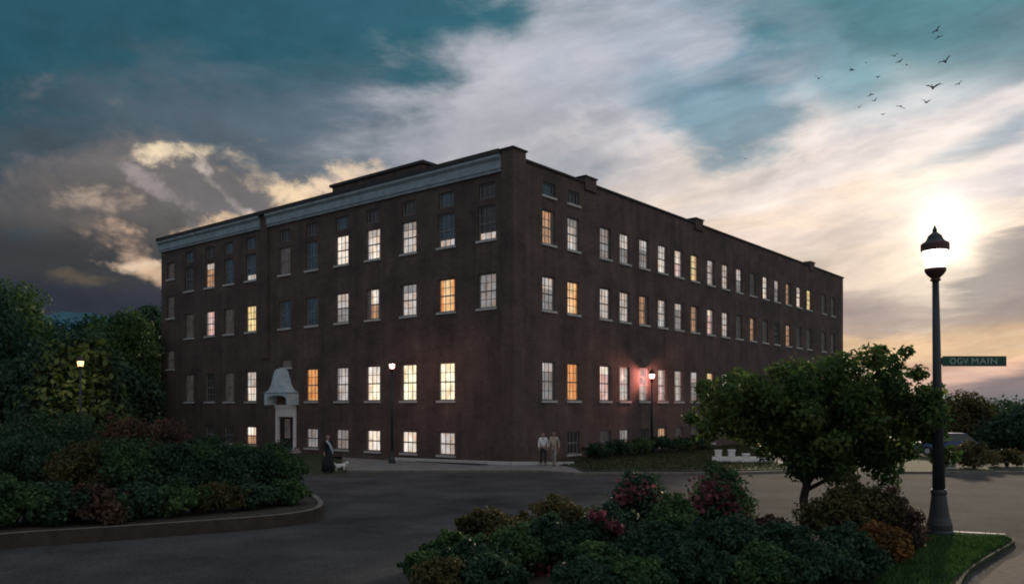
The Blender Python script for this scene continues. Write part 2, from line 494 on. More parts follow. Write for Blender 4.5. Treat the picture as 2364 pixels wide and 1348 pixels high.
def ring(poly, d):
    """polygon pulled in by d"""
    m = len(poly); outp = []
    area = sum(poly[i][0] * poly[(i + 1) % m][1] - poly[(i + 1) % m][0] * poly[i][1] for i in range(m))
    sg = 1 if area > 0 else -1
    for i in range(m):
        p0, p1, p2 = Vector(poly[i - 1]), Vector(poly[i]), Vector(poly[(i + 1) % m])
        e1 = (p1 - p0).normalized(); e2 = (p2 - p1).normalized()
        n1 = Vector((-e1.y, e1.x)) * sg; n2 = Vector((-e2.y, e2.x)) * sg
        b = (n1 + n2).normalized(); k = d / max(.35, b.dot(n1))
        outp.append(tuple(p1 + b * k))
    return outp

def smooth_poly(poly, it=2):
    for _ in range(it):
        q = []
        for i in range(len(poly)):
            a, b = poly[i], poly[(i + 1) % len(poly)]
            q += [(a[0] * .75 + b[0] * .25, a[1] * .75 + b[1] * .25), (a[0] * .25 + b[0] * .75, a[1] * .25 + b[1] * .75)]
        poly = q
    return poly

def kerbed(name, poly, h, w, mt_top, mt_kerb, mt_face=None):
    inner = ring(poly, w); m = len(poly)
    mb = MB()
    mb.v = [(x, y, .0) for x, y in poly] + [(x, y, h) for x, y in poly] + [(x, y, h) for x, y in inner] + [(x, y, 0) for x, y in inner]
    for i in range(m):
        j = (i + 1) % m
        mb.f += [(i, j, m + j, m + i), (m + i, m + j, 2 * m + j, 2 * m + i), (2 * m + i, 2 * m + j, 3 * m + j, 3 * m + i)]
    ko = tag(mb.build('kerb', mt_kerb), kind='structure')
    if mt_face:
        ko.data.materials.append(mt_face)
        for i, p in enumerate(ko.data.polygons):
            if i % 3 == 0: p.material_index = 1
    sheet(name, inner, h - .03, mt_top)

P = gp
left_bed = smooth_poly([P(-420, 1312), P(0, 1266), P(240, 1250), P(560, 1226), P(690, 1213), P(752, 1196), P(738, 1170), P(690, 1140), P(560, 1112), P(300, 1100), P(-600, 1100)], 2)
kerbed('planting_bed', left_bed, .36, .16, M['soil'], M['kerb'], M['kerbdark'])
near_bed = smooth_poly([P(820, 1560), P(910, 1400), P(975, 1330), P(1090, 1272), P(1400, 1240), P(1800, 1226), P(2190, 1236), P(2322, 1244), P(2352, 1256), P(2290, 1290), P(2210, 1345), P(2190, 1560)], 2)
kerbed('planting_bed', near_bed, .11, .06, M['soil'], M['grassbase'])
_a, _b = Vector(P(2196, 1239)), Vector(P(2322, 1246)); _d = (_b - _a).normalized(); _n = Vector((-_d.y, _d.x)) * .09
_m = MB().prism([tuple(_a - _n), tuple(_b - _n), tuple(_b + _n), tuple(_a + _n)], .0, .15)
tag(_m.build('edging', M['stone']), kind='structure')
sheet('path', [P(2395, 1262), P(2600, 1250), P(2700, 1600), P(2230, 1600), P(2260, 1345), P(2320, 1296)], .010, M['path'])

# ------------------------------------------------------------------ brick mill
C0 = (.07, 45.8)
ANG = math.atan2(.7708, .6371)
BL, BW = 57.0, 39.7      # right facade along local x, left facade along local y
ex = Vector((math.cos(ANG), math.sin(ANG))); ey = Vector((-math.sin(ANG), math.cos(ANG)))
def world(lx, ly): return (C0[0] + ex.x * lx + ey.x * ly, C0[1] + ex.y * lx + ey.y * ly)
def t_left(px):
    u = (px - CX) / F
    return (u * C0[1] - C0[0]) / (ey.x - u * ey.y)
def t_right(px):
    u = (px - CX) / F
    return (u * C0[1] - C0[0]) / (ex.x - u * ex.y)

mill = empty('brick_building', (C0[0], C0[1], 0), ANG, 'long dark red brick mill with rows of lit sash windows behind the road', 'building')
TOP_L, TOP_R = 17.55, 17.3
Z3, Z2, Z1, Z0, ZT = (12.92, 14.92), (9.0, 11.0), (3.68, 5.97), (.40, 1.78), (15.3, 16.2)

PANE_GLOW = {  # colour (sRGB), glow strength; unlit D, B, N panes get a faint added glow
    'W': ((250, 240, 228), .80), 'V': ((255, 246, 214), .95), 'Y': ((252, 230, 170), .80), 'O': ((250, 212, 160), .74),
    'P': ((244, 208, 204), .68), 'A': ((244, 172, 108), .66), 'G': ((200, 196, 196), .34), 'H': ((228, 222, 218), .55),
    'D': ((150, 142, 142), .13), 'B': ((92, 130, 160), .075), 'N': ((96, 92, 92), .045), 'T': ((222, 176, 140), .50),
}
PANE = {}
for k, (c, s) in PANE_GLOW.items():
    PANE[k] = emit_mat('pane_' + k.lower(), lin(c), s * (1.22 if s > .2 else 1), .32 if s > .2 else .4, (2.2, 2.2, 1.4))
# column: (left px, right px)
LC = {'A': (1105, 1143), 'B': (1011, 1050), 'C': (926, 961), 'D': (845, 877), 'E': (774, 804), 'F': (706, 733), 'G': (645, 669),
      'H': (566, 592), 'I': (516, 541), 'J': (472, 496), 'K': (426, 448)}
left_rows = [
    (Z3, {'A': 'Nh', 'B': 'Bh', 'C': 'H', 'D': 'W', 'E': 'W', 'F': 'B', 'G': 'D', 'H': 'Bh', 'I': 'B', 'J': 'Th', 'K': 'N'}),
    (Z2, {'A': 'G', 'B': 'O', 'C': 'H', 'D': 'Tw', 'E': 'G', 'F': 'B', 'G': 'B', 'H': 'Y', 'I': 'D', 'J': 'P', 'K': 'D'}),
    (Z1, {'B': 'V', 'C': 'V', 'D': 'V', 'E': 'Hw', 'F': 'A', 'H': 'W', 'I': 'D', 'J': 'N', 'K': 'D'}),
    (Z0, {'B': 'H', 'C': 'W', 'D': 'W', 'E': 'G', 'F': 'G', 'H': 'Tw', 'I': 'N', 'J': 'N'}),
]
RC3 = [(1253, 1281), (1311, 1337), (1386, 1409), (1431, 1454), (1476, 1498), (1520, 1539), (1558, 1577), (1595, 1613), (1632, 1650), (1666, 1683),
       (1699, 1714), (1731, 1745), (1760, 1774), (1787, 1800), (1813, 1827), (1838, 1851), (1862, 1874), (1896, 1908), (1917, 1929)]
right_rows = [
    (Z3, ['T', 'H', 'G', 'G', 'G', 'W', 'P', 'Y', 'H', 'H', 'G', 'D', 'W', 'G', 'T', 'W', 'Y', 'D', 'D']),
    (Z2, ['G', 'O', 'H', 'H', 'T', 'H', 'G', 'T', 'P', 'H', 'D', 'T', 'D', 'N', 'T', 'D', 'D', 'D', 'D']),
    (Z1, ['G', 'A', 'P', 'H', 'H', 'P', 'H', 'G', 'Y', 'W', 'D', 'D', 'N', 'N', 'N', '', '', '', '']),
    (Z0, ['', 'N', 'D', 'G', 'N', 'T', 'D', 'D', 'N', '', '', '', '', '', '', '', '', '', '']),
]
rows_L, rows_R = [], []
for (z, d) in left_rows:
    for c, s in d.items():
        a, b = t_left(LC[c][1]), t_left(LC[c][0])
        rows_L.append(((a + b) / 2 - .68, (a + b) / 2 + .68, z[0], z[1], s))
for c in 'ABCDEFGHIJK':
    a, b = t_left(LC[c][1]), t_left(LC[c][0])
    rows_L.append(((a + b) / 2 - .62, (a + b) / 2 + .62, ZT[0], ZT[1], 't'))
tl = t_left(394)
for z in ((14.2, 15.6), (10.85, 12.75), (6.5, 8.1)):
    rows_L.append((tl - .6, tl + .6, z[0], z[1], 'D'))
td = t_left(661)
rows_L.append((td - .62, td + .62, 6.15, 6.7, 'D'))
for (z, l) in right_rows:
    for (p0, p1), s in zip(RC3, l):
        if s:
            a = (t_right(p0) + t_right(p1)) / 2
            rows_R.append((a - .62, a + .62, z[0], z[1], s))
for (p0, p1) in RC3[:2]:
    a = (t_right(p0) + t_right(p1)) / 2
    rows_R.append((a - .6, a + .6, 15.75, 16.55, 't'))
DOOR = (td - .95, td + .95, .3, 3.4)
openings_L = [r[:4] for r in rows_L] + [DOOR]
openings_R = [r[:4] for r in rows_R]

def wall_with_openings():
    me = bpy.data.meshes.new('wall'); V = []; Fc = []; UV = []
    def q(p, uv):
        n0 = len(V); V.extend(p); Fc.append(tuple(range(n0, n0 + 4))); UV.extend(uv)
    REV = .24
    def facade(L, top, ops, fn):
        us = sorted({0, L} | {o[0] for o in ops} | {o[1] for o in ops})
        zs = sorted({-.3, top} | {o[2] for o in ops} | {o[3] for o in ops})
        for i in range(len(us) - 1):
            for j in range(len(zs) - 1):
                u, z = (us[i] + us[i + 1]) / 2, (zs[j] + zs[j + 1]) / 2
                if any(o[0] < u < o[1] and o[2] < z < o[3] for o in ops): continue
                c = [(us[i], zs[j]), (us[i + 1], zs[j]), (us[i + 1], zs[j + 1]), (us[i], zs[j + 1])]
                q([fn(a, 0, b) for a, b in c], c)
        for (a, b, c, d) in ops:
            for (p0, p1) in (((a, c), (a, d)), ((a, d), (b, d)), ((b, d), (b, c)), ((b, c), (a, c))):
                q([fn(p0[0], 0, p0[1]), fn(p1[0], 0, p1[1]), fn(p1[0], REV, p1[1]), fn(p0[0], REV, p0[1])],
                  [p0, p1, (p1[0] + .1, p1[1] + .1), (p0[0] + .1, p0[1] + .1)])
    facade(BL, TOP_R, openings_R, lambda u, d, z: (u, d, z))
    facade(BW, TOP_L, openings_L, lambda u, d, z: (d, u, z))
    q([(BL, 0, -.3), (BL, BW, -.3), (BL, BW, TOP_R), (BL, 0, TOP_R)], [(0, -.3), (BW, -.3), (BW, TOP_R), (0, TOP_R)])
    q([(BL, BW, -.3), (0, BW, -.3), (0, BW, TOP_R), (BL, BW, TOP_R)], [(0, -.3), (BL, -.3), (BL, TOP_R), (0, TOP_R)])
    me.from_pydata(V, [], Fc)
    uvl = me.uv_layers.new(name='UVMap')
    uvl.data.foreach_set('uv', [c for p in UV for c in p])
    me.update()
    return link('wall', me, M['brick'], mill)
wall_with_openings()

def boxuv(mb_boxes, name, mt, parent):
    mb = MB()
    for b in mb_boxes: mb.box(*b)
    o = mb.build(name, mt, parent)
    me = o.data; uvl = me.uv_layers.new(name='UVMap')
    for p in me.polygons:
        nx, ny, nz = (abs(c) for c in p.normal)
        for li in p.loop_indices:
            v = me.vertices[me.loops[li].vertex_index].co
            uvl.data[li].uv = (v.y, v.z) if nx > .7 else ((v.x, v.z) if ny > .7 else (v.x, v.y))
    return o
B = boxuv
# roof deck inside the parapets
MB().box(.36, BL - .36, .36, BW - .36, 16.6, 16.72).build('roof', M['roof'], mill)
# corner pier and roofline blocks
B([(-.22, .95, -.16, .72, -.3, 17.74)], 'corner_pier', M['brick'], mill)
tp = t_left(613)
B([(-.16, -.003, tp - .42, tp + .42, 6.9, 17.62)], 'pilaster', M['brick'], mill)
for px in (1361, 1612, 1873):
    t = t_right(px)
    B([(t - .62, t + .62, -.12, .5, 16.9, 17.70)], 'parapet_block', M['brick'], mill)
    MB().box(t - .70, t + .70, -.19, .57, 17.703, 17.78).build('block_cap', M['coping'], mill)
MB().box(-.30, 1.03, -.24, .80, 17.743, 17.84).build('pier_cap', M['coping'], mill)
# parapet coping
MB().box(.96, BL + .12, -.10, .42, TOP_R + .003, TOP_R + .13).build('coping', M['coping'], mill)
MB().box(-.46, .42, .73, BW + .1, TOP_L + .003, TOP_L + .28).build('coping', M['coping'], mill)
# painted metal cornice band on the left facade, broken by the pilaster
for (a, b) in ((.74, tp - .44), (tp + .44, BW + .06)):
    mb = MB()
    prof = [(-.003, 16.62), (-.16, 16.62), (-.18, 16.74), (-.24, 16.80), (-.26, 17.24), (-.34, 17.32), (-.42, 17.40), (-.42, 17.55), (-.003, 17.55)]
    n = len(prof)
    mb.v = [(x, a, z) for x, z in prof] + [(x, b, z) for x, z in prof]
    mb.f = [(i, (i + 1) % n, n + (i + 1) % n, n + i) for i in range(n)] + [tuple(range(n)), tuple(range(2 * n - 1, n - 1, -1))]
    mb.build('cornice', M['cornice'], mill)
# stair and lift house on the roof
B([(4.0, 8.0, 11.4, 21.2, 16.73, 20.0)], 'roof_house', M['brick'], mill)
MB().box(3.85, 8.15, 11.2, 21.4, 20.003, 20.2).build('roof_house_cap', M['coping'], mill)
# brick belt courses that the light picks out
MB().box(-.07, -.003, 1.0, BW, 6.72, 6.84).build('belt_course', M['brick'], mill) if False else None

rng = random.Random(4)
def make_window(u0, u1, z0, z1, s, left):
    """window (frame and bars) > pane, blind, sill"""
    w, h = u1 - u0, z1 - z0
    D0 = .13
    def T(u, d, z): return (d, u, z) if left else (u, d, z)
    mb = MB()
    def bar(a0, a1, b0, b1, d0, d1):
        p, q_ = T(a0, d0, b0), T(a1, d1, b1)
        mb.box(min(p[0], q_[0]), max(p[0], q_[0]), min(p[1], q_[1]), max(p[1], q_[1]), b0, b1)
    e = .004
    fr = .075
    bar(u0 + e, u0 + fr, z0 + e, z1 - e, D0 - .02, D0 + .09)
    bar(u1 - fr, u1 - e, z0 + e, z1 - e, D0 - .02, D0 + .09)
    bar(u0 + fr, u1 - fr, z0 + e, z0 + fr, D0 - .018, D0 + .088)
    bar(u0 + fr, u1 - fr, z1 - fr, z1 - e, D0 - .018, D0 + .088)
    if s != 't' and h > 1:
        zm = (z0 + z1) / 2 - .02
        bar(u0 + fr, u1 - fr, zm - .04, zm + .04, D0, D0 + .05)
        tall = h > 1.6
        for (za, zb, nr) in ((z0 + fr, zm - .04, 2 if tall else 1), (zm + .04, z1 - fr, 2 if tall else 1)):
            for k in (1, 2):
                uu = u0 + fr + (w - 2 * fr) * k / 3
                bar(uu - .019, uu + .019, za, zb, D0 + .022, D0 + .048)
            for k in range(1, nr):
                z_ = za + (zb - za) * k / nr
                bar(u0 + fr, u1 - fr, z_ - .018, z_ + .018, D0 + .024, D0 + .046)
    else:
        for k in (1, 2):
            uu = u0 + w * k / 3
            bar(uu - .02, uu + .02, z0 + fr, z1 - fr, D0 + .02, D0 + .05)
    win = mb.build('window', M['frame'], mill)
    key = s[0] if s != 't' else rng.choice('NBN')
    def pane(a0, a1, b0, b1, d, name, mt):
        pm = MB()
        c = [T(a0, d, b0), T(a1, d, b0), T(a1, d, b1), T(a0, d, b1)]
        pm.quad(*(c if not left else c[::-1]))
        return pm.build(name, mt, win)
    pane(u0 + fr * .5, u1 - fr * .5, z0 + fr * .5, z1 - fr * .5, D0 + .06, 'pane', PANE[key])
    mode = s[1:] if len(s) > 1 else ''
    zb = None
    if mode == 'h': zb = z0 + h * .22; pk = 'H' if key != 'T' else 'W'
    if mode == 'h':   # a dark blind drawn almost to the sill, the lit room shows below it
        pane(u0 + fr, u1 - fr, z0 + fr, zb, D0 + .055, 'lower_pane', PANE[pk]) if key != 'T' else \
            pane(u0 + fr, u1 - fr, z1 - h * .25, z1 - fr, D0 + .055, 'blind', PANE['H'])
    elif mode == 'w':
        pane(u0 + fr, u1 - fr, z0 + h * .5, z1 - fr, D0 + .055, 'blind', PANE['W'] if key == 'T' else PANE['H'])
    elif key in 'WVHGP' and h > 1.6 and rng.random() < .6:
        f = rng.choice((.25, .35, .5))
        pane(u0 + fr, u1 - fr, z1 - h * f, z1 - fr, D0 + .055, 'blind', PANE[{'W': 'H', 'V': 'W', 'H': 'G', 'G': 'H', 'P': 'W'}[key]])
    if key in 'WVHTPYO' and h > 1.6 and mode != 'h' and rng.random() < .5:
        cw = (w - 2 * fr) * rng.uniform(.14, .24); ck = {'W': 'H', 'V': 'W', 'H': 'G', 'T': 'D', 'P': 'G', 'Y': 'T', 'O': 'A'}[key]
        pane(u0 + fr, u0 + fr + cw, z0 + fr, z1 - fr, D0 + .05, 'curtain', PANE[ck])
        pane(u1 - fr - cw, u1 - fr, z0 + fr, z1 - fr, D0 + .05, 'curtain', PANE[ck])
    if not (s == 't' and left):
        sm = MB()
        p, q_ = T(u0 - .12, -.09, z0 - .13), T(u1 + .12, -.003, z0 - .003)
        sm.box(min(p[0], q_[0]), max(p[0], q_[0]), min(p[1], q_[1]), max(p[1], q_[1]), z0 - .13, z0 - .003)
        sm.build('sill', M['stone'], win)
for r in rows_L: make_window(*r, True)
for r in rows_R: make_window(*r, False)

# entrance: surround, door with glass, hood roof, step
dm = MB()
a, b, c, d = DOOR
dm.box(.10, .16, a + .003, b - .003, c + .003, 2.55)
door = dm.build('door', M['darkwood'], mill)
MB().box(.085, .098, a + .62, b - .62, 1.0, 2.4).build('door_glass', PANE['D'], door)
MB().box(.06, .098, b - .40, b - .34, 1.15, 1.35).build('handle', M['rust'], door)
mb = MB()
mb.box(-.10, .22, a - .26, a + .002, .3, 3.4).box(-.10, .22, b - .002, b + .26, .3, 3.4).box(-.098, .2, a + .003, b - .003, 2.56, 3.398)
mb.box(-.16, -.101, a - .3, b + .3, 3.2, 3.42)
mb.build('door_surround', M['white'], mill)
# bell-shaped gabled hood
hood = MB()
yc = (a + b) / 2
pr = [(0, 6.0), (.22, 5.86), (.46, 5.35), (.66, 4.86), (.98, 4.5), (1.44, 4.3), (1.50, 4.1), (1.50, 3.42), (1.22, 3.42), (1.18, 3.85), (1.0, 4.0), (.5, 4.1), (0, 4.12)]
full = [(yc + p, z) for p, z in pr] + [(yc - p, z) for p, z in pr[-2:0:-1]]
n = len(full)
X0, X1 = -.85, -.003
hood.v = [(X0, y_, z_) for y_, z_ in full] + [(X1, y_, z_) for y_, z_ in full]
m2 = len(pr)
for i in range(n):
    hood.f.append((i, (i + 1) % n, n + (i + 1) % n, n + i))
for i in range(m2 - 1):       # front and back as strips between outer and inner outline
    pass
fr_l = list(range(n))
hood.f.append(tuple(reversed(fr_l))); hood.f.append(tuple(n + i for i in fr_l))
ho = hood.build('porch_hood', M['slate'], mill)
bm = bmesh.new(); bm.from_mesh(ho.data); bmesh.ops.triangulate(bm, faces=[f for f in bm.faces if len(f.verts) > 4]); bm.to_mesh(ho.data); bm.free()
MB().box(-.9, X1 - .002, yc - 1.53, yc + 1.53, 4.252, 4.32).build('hood_moulding', M['cornice'], mill)
MB().box(-1.5, -.003, a - .8, b + .8, -.1, .16).box(-1.1, -.002, a - .5, b + .5, .161, .298).build('door_step', M['stone'], mill)

# ------------------------------------------------------------------ apron between road and mill
apron = [P(800, 1091), P(1250, 1091), P(1330, 1096), P(1640, 1096), P(1860, 1090), world(32, -.02), world(0, -.02), world(-.02, 0), world(-.02, 15), (P(790, 1080))]
kerbed('pavement', apron, .12, .2, M['pave'], M['kerb'])
bed = [world(-.25, 1), world(-.25, 14), world(-2.2, 14.4), world(-1.9, 1)]
sheet('flower_bed', bed, .13, M['soil'], .1)
lawn = [P(1325, 1083), P(1345, 1093), P(1640, 1093), P(1820, 1088), world(30, -.4), world(2.2, -.4)]
sheet('lawn', lawn, .14, M['grassbase'], .1)
verge = [(19, 40.7), (70, 40.7), (70, 60), (24, 60)]
kerbed('verge', verge, .11, .2, M['grassbase'], M['kerb'])
# pale edging stones along the bed
ep = [P(905, 1066), P(1000, 1070), P(1180, 1077), P(1325, 1077)]
mb = MB()
for i in range(3):
    p, q_ = Vector(ep[i]), Vector(ep[i + 1]); dd = (q_ - p).normalized(); nn = Vector((-dd.y, dd.x)) * .13
    mb.prism([tuple(p - nn), tuple(q_ - nn), tuple(q_ + nn), tuple(p + nn)], .1, .27)
tag(mb.build('edging', M['stone']), kind='structure')

# hills beyond the trees
def hill(x0, x1, y, top, seed):
    rg = random.Random(seed); mb = MB(); N = 40
    prev = None
    for k in range(N + 1):
        f = k / N
        xx = x0 + (x1 - x0) * f
        h = top * (math.sin(math.pi * f) ** .6) * (.86 + .14 * math.sin(7 * f + seed) + rg.uniform(-.02, .02))
        mb.v += [(xx, y - 120, -1), (xx, y, h), (xx, y + 260, -1)]
        if k:
            n0 = (k - 1) * 3
            mb.f += [(n0, n0 + 3, n0 + 4, n0 + 1), (n0 + 1, n0 + 4, n0 + 5, n0 + 2)]
    tag(mb.build('hill', M['hill'], smooth=True), kind='structure')
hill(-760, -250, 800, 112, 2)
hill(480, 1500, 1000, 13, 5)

# ------------------------------------------------------------------ foliage
def leaf_mesh(name, pts, nrm, size, rg, narrow=.55):
    n = len(pts)
    rnd = rg.normal(size=(n, 3)); a = np.cross(nrm, rnd); a /= np.linalg.norm(a, axis=1)[:, None] + 1e-9
    b = np.cross(nrm, a)
    s = (size * rg.uniform(.5, 1.55, n))[:, None]
    v = np.empty((n, 4, 3))
    v[:, 0] = pts - a * s * .5
    v[:, 1] = pts + b * s * narrow * .5 + nrm * s * .14 + a * s * .08
    v[:, 2] = pts + a * s * .55 - nrm * s * .1
    v[:, 3] = pts - b * s * narrow * .5 + nrm * s * .14 + a * s * .08
    me = bpy.data.meshes.new(name)
    me.vertices.add(n * 4); me.vertices.foreach_set('co', v.reshape(-1).astype(np.float32))
    me.loops.add(n * 4); me.loops.foreach_set('vertex_index', np.arange(n * 4, dtype=np.int32))
    me.polygons.add(n); me.polygons.foreach_set('loop_start', np.arange(0, n * 4, 4, dtype=np.int32))
    me.polygons.foreach_set('loop_total', np.full(n, 4, np.int32))
    me.update(calc_edges=True)
    return me

def clump_points(clumps, N, rg, shell=.55, squash=.85):
    c = np.array([k[:3] for k in clumps]); r = np.array([k[3] for k in clumps])
    w = r ** 2 / (r ** 2).sum()
    idx = rg.choice(len(clumps), N, p=w)
    d = rg.normal(size=(N, 3)); d /= np.linalg.norm(d, axis=1)[:, None]
    rad = r[idx] * (1 - shell * rg.random(N) ** 1.6) * (1 + .14 * rg.normal(size=N))
    p = c[idx] + d * rad[:, None] * np.array([1, 1, squash])
    nn = d * .8 + rg.normal(size=(N, 3)) * .55 + np.array([0, 0, .35])
    nn /= np.linalg.norm(nn, axis=1)[:, None]
    keep = p[:, 2] > .06
    return p[keep], nn[keep]

def shrub(px, d, w, h, mt, label, n=3600, leaf=.1, seed=1, flowers=(), fm=None, group=None, z0=.1, depth=None, name='shrub', fcol=None, spiky=0.):
    rg = np.random.default_rng(seed); rd = random.Random(seed)
    o = empty(name, (at(px, d), d, z0), rd.uniform(0, 6.28) if not flowers else 0, label, 'shrub', group)
    rx = w / 2; ry = (depth or w) / 2
    cl = []
    k = 11
    for i in range(k):
        a = 2.4 * i + rd.uniform(-.4, .4); rr = math.sqrt((i + .3) / k) * .72
        hh = rd.uniform(.30, .72) if i > 2 else rd.uniform(.6, .8)
        r = rd.uniform(.22, .36) * min(h, w) * 1.05
        z = min(h * hh * (1.15 - .55 * rr), h - r * .8)
        cl.append((rx * rr * math.cos(a), ry * rr * math.sin(a), max(z, r * .55), r))
    for i in range(13):      # shoots that stand out of the mass
        a = rd.uniform(0, 6.28); rr = rd.uniform(.1, 1.08)
        cl.append((rx * rr * math.cos(a), ry * rr * math.sin(a), h * rd.uniform(.55, 1.06) * (1.05 - .3 * rr), rd.uniform(.07, .14) * h))
    p, nn = clump_points(cl, n, rg)
    link('foliage', leaf_mesh('foliage', p, nn, leaf, rg), mt, o)
    mb = MB()
    for i in range(6):
        c = cl[i]
        mb.tube([(c[0] * .12, c[1] * .12, -.08), (c[0] * .5, c[1] * .5, c[2] * .5), (c[0], c[1], c[2])], [.035, .025, .012], 6)
    mb.build('stem', M['bark'], o)
    for (fpx, fpy, fr) in flowers:
        fd = d - ry * .8
        cx_, cz_ = at(fpx, fd) - at(px, d), zz(fpy, fd) - z0
        q = rg.normal(size=(110, 3)) * np.array([fr, fr * .7, fr * .62]) * .72 + np.array([cx_, -ry * .8, cz_])
        qn = rg.normal(size=(110, 3)) + np.array([0, -.6, .6]); qn /= np.linalg.norm(qn, axis=1)[:, None]
        link('blossom', leaf_mesh('blossom', q, qn, .085, rg, .95), fm, o)
    return o

def tree(name, loc, clumps, n, leaf, mt, label, seed, trunk_h, trunk_r, group=None, limbs=8, narrow=.6, cat='tree', squash=.85):
    rg = np.random.default_rng(seed); rd = random.Random(seed)
    o = empty(name, loc, 0, label, cat, group)
    p, nn = clump_points(clumps, n, rg, .5, squash)
    link('crown', leaf_mesh('crown', p, nn, leaf, rg, narrow), mt, o)
    c = np.array([k[:3] for k in clumps]).mean(axis=0)
    mb = MB()
    top = (c[0] * .5, c[1] * .5, c[2])
    mb.tube([(0, 0, -.15), (trunk_r * .2, 0, trunk_h * .25), (-trunk_r * .3, 0, trunk_h * .6), (c[0] * .12, c[1] * .12, trunk_h), tuple(top)],
            [trunk_r * 1.45, trunk_r * 1.05, trunk_r * .92, trunk_r * .8, trunk_r * .3], 10)
    mb.build('trunk', M['bark'], o, True)
    lb = MB()
    for k in rd.sample(list(clumps), min(limbs, len(clumps))):
        s0 = (c[0] * .12, c[1] * .12, trunk_h * rd.uniform(.75, 1.0))
        mid = tuple((s0[i] * .5 + k[i] * .5) + (0, 0, .12 * trunk_h)[i] * rd.uniform(-.3, 1) for i in range(3))
        lb.tube([s0, mid, k[:3]], [trunk_r * .5, trunk_r * .33, trunk_r * .1], 6)
    lb.build('limbs', M['bark'], o, True)
    return o

LM = {
    'dark': leaf_mat('leaf_dark', (0.016, 0.037, 0.025), (0.037, 0.085, 0.046), (0.078, 0.147, 0.062), .9),
    'deep': leaf_mat('leaf_deep', (0.012, 0.040, 0.028), (0.025, 0.074, 0.046), (0.053, 0.116, 0.056), .25),
    'green': leaf_mat('leaf_green', (0.023, 0.061, 0.029), (0.058, 0.123, 0.046), (0.138, 0.217, 0.065), .8),
    'bright': leaf_mat('leaf_bright', (.022, .060, .024), (.070, .135, .038), (.17, .21, .055), .75, .5),
    'olive': leaf_mat('leaf_olive', (0.041, 0.046, 0.022), (0.088, 0.084, 0.032), (0.176, 0.135, 0.047), .9),
    'red': leaf_mat('leaf_red', (0.047, 0.035, 0.027), (0.101, 0.061, 0.043), (0.176, 0.095, 0.061), .8),
    'orange': leaf_mat('leaf_orange', (0.068, 0.047, 0.020), (0.176, 0.095, 0.030), (0.378, 0.176, 0.041), 1.3),
    'pink': leaf_mat('petal_pink', (0.220, 0.040, 0.060), (0.380, 0.090, 0.110), (0.580, 0.220, 0.240), 3),
    'rose': leaf_mat('petal_rose', (.11, .03, .04), (.19, .06, .07), (.30, .12, .13), 3),
    'lawn': leaf_mat('lawn_blade', (.020, .030, .012), (.042, .058, .020), (.075, .09, .03), .6),
    'grass': leaf_mat('grass_blade', (.022, .055, .018), (.048, .115, .03), (.09, .17, .045), .6),
}

# --- the small tree behind the near bed
TD = 21.7; tx = at(1858, TD)
S = TD / F
def crown_clump(px, py, rpx, dy=0.):
    return (at(px, TD) - tx, dy, zz(py, TD) - .1, rpx * S)
cl = []
rd = random.Random(9)
for (px, py, r) in [(1655, 935, 48), (1700, 905, 55), (1690, 965, 50), (1760, 925, 62), (1750, 985, 55), (1820, 905, 60), (1830, 985, 72), (1835, 1055, 40),
                    (1890, 880, 62), (1905, 960, 75), (1890, 1045, 52), (1955, 850, 48), (1975, 910, 66), (1985, 985, 70), (1960, 1055, 50), (2025, 850, 40),
                    (2045, 905, 56), (2060, 965, 60), (2045, 1030, 52), (2095, 930, 46), (2120, 985, 46), (2105, 1040, 42), (2150, 945, 34), (2165, 1000, 30),
                    (1625, 990, 30), (1640, 895, 26), (2085, 812, 17), (2014, 813, 17), (1975, 830, 22), (2110, 862, 22), (2150, 895, 20), (1720, 868, 24), (1790, 862, 28), (1605, 965, 20), (1790, 1010, 30), (1790, 1040, 34), (1835, 1075, 36), (1905, 1082, 40), (1965, 1080, 38), (2020, 1090, 32), (2075, 1060, 36), (1880, 1045, 50), (1940, 1030, 60), (2000, 1040, 56), (2140, 1045, 30)]:
    cl.append(crown_clump(px, py, r, rd.uniform(-1.0, 1.0)))
    if r > 44: cl.append(crown_clump(px + rd.uniform(-30, 30), py + rd.uniform(-30, 30), r * .6, rd.choice((-1.4, 1.4)) + rd.uniform(-.3, .3)))
tree('tree', (tx, TD, .1), cl, 34000, .13, LM['bright'], 'small bushy green tree in front of the right end of the brick building', 3, 1.35, .12, limbs=7)

# --- dark trees on the left
def crown(w, h, z0, k, rd, lean=0):
    c = []
    for i in range(k):
        f = (i + .5) / k; zc = z0 + (h - z0) * (.12 + .8 * f)
        prof = math.sin(math.pi * min(.98, .18 + .78 * f)) ** .7
        a = 2.4 * i + rd.uniform(-.5, .5); rr = w / 2 * prof * rd.uniform(.35, .8)
        c.append((rr * math.cos(a) + lean * f, rr * math.sin(a), zc, w * rd.uniform(.15, .25)))
    c.append((lean, 0, h - w * .13, w * .14)); c.append((0, 0, z0 + (h - z0) * .4, w * .36))
    return c
LT = [(-70, 58, 640, 9.5, 'deep', 'dark green tree with a high crown at the left edge of the picture'),
      (22, 66, 662, 9, 'green', 'tall mid green tree at the far left, left of the teal hill'),
      (88, 72, 742, 8.5, 'deep', 'low dark round tree under the left part of the teal hill'),
      (175, 44.2, 772, 7, 'dark', 'dark tree right behind the yellow street lamp in the trees'),
      (215, 76, 738, 9, 'deep', 'dark broad tree right of the yellow lamp, under the right part of the teal hill'),
      (285, 70, 718, 8.5, 'green', 'mid green tree between the yellow lamp and the left end of the brick building'),
      (345, 82, 700, 8, 'deep', 'dark tree touching the far left corner of the brick building'),
      (40, 50, 842, 6.5, 'dark', 'low dark bushy tree at the left edge in front of the taller trees'),
      (270, 56, 862, 6.5, 'dark', 'low dark bushy tree in front of the trees right of the yellow lamp')]
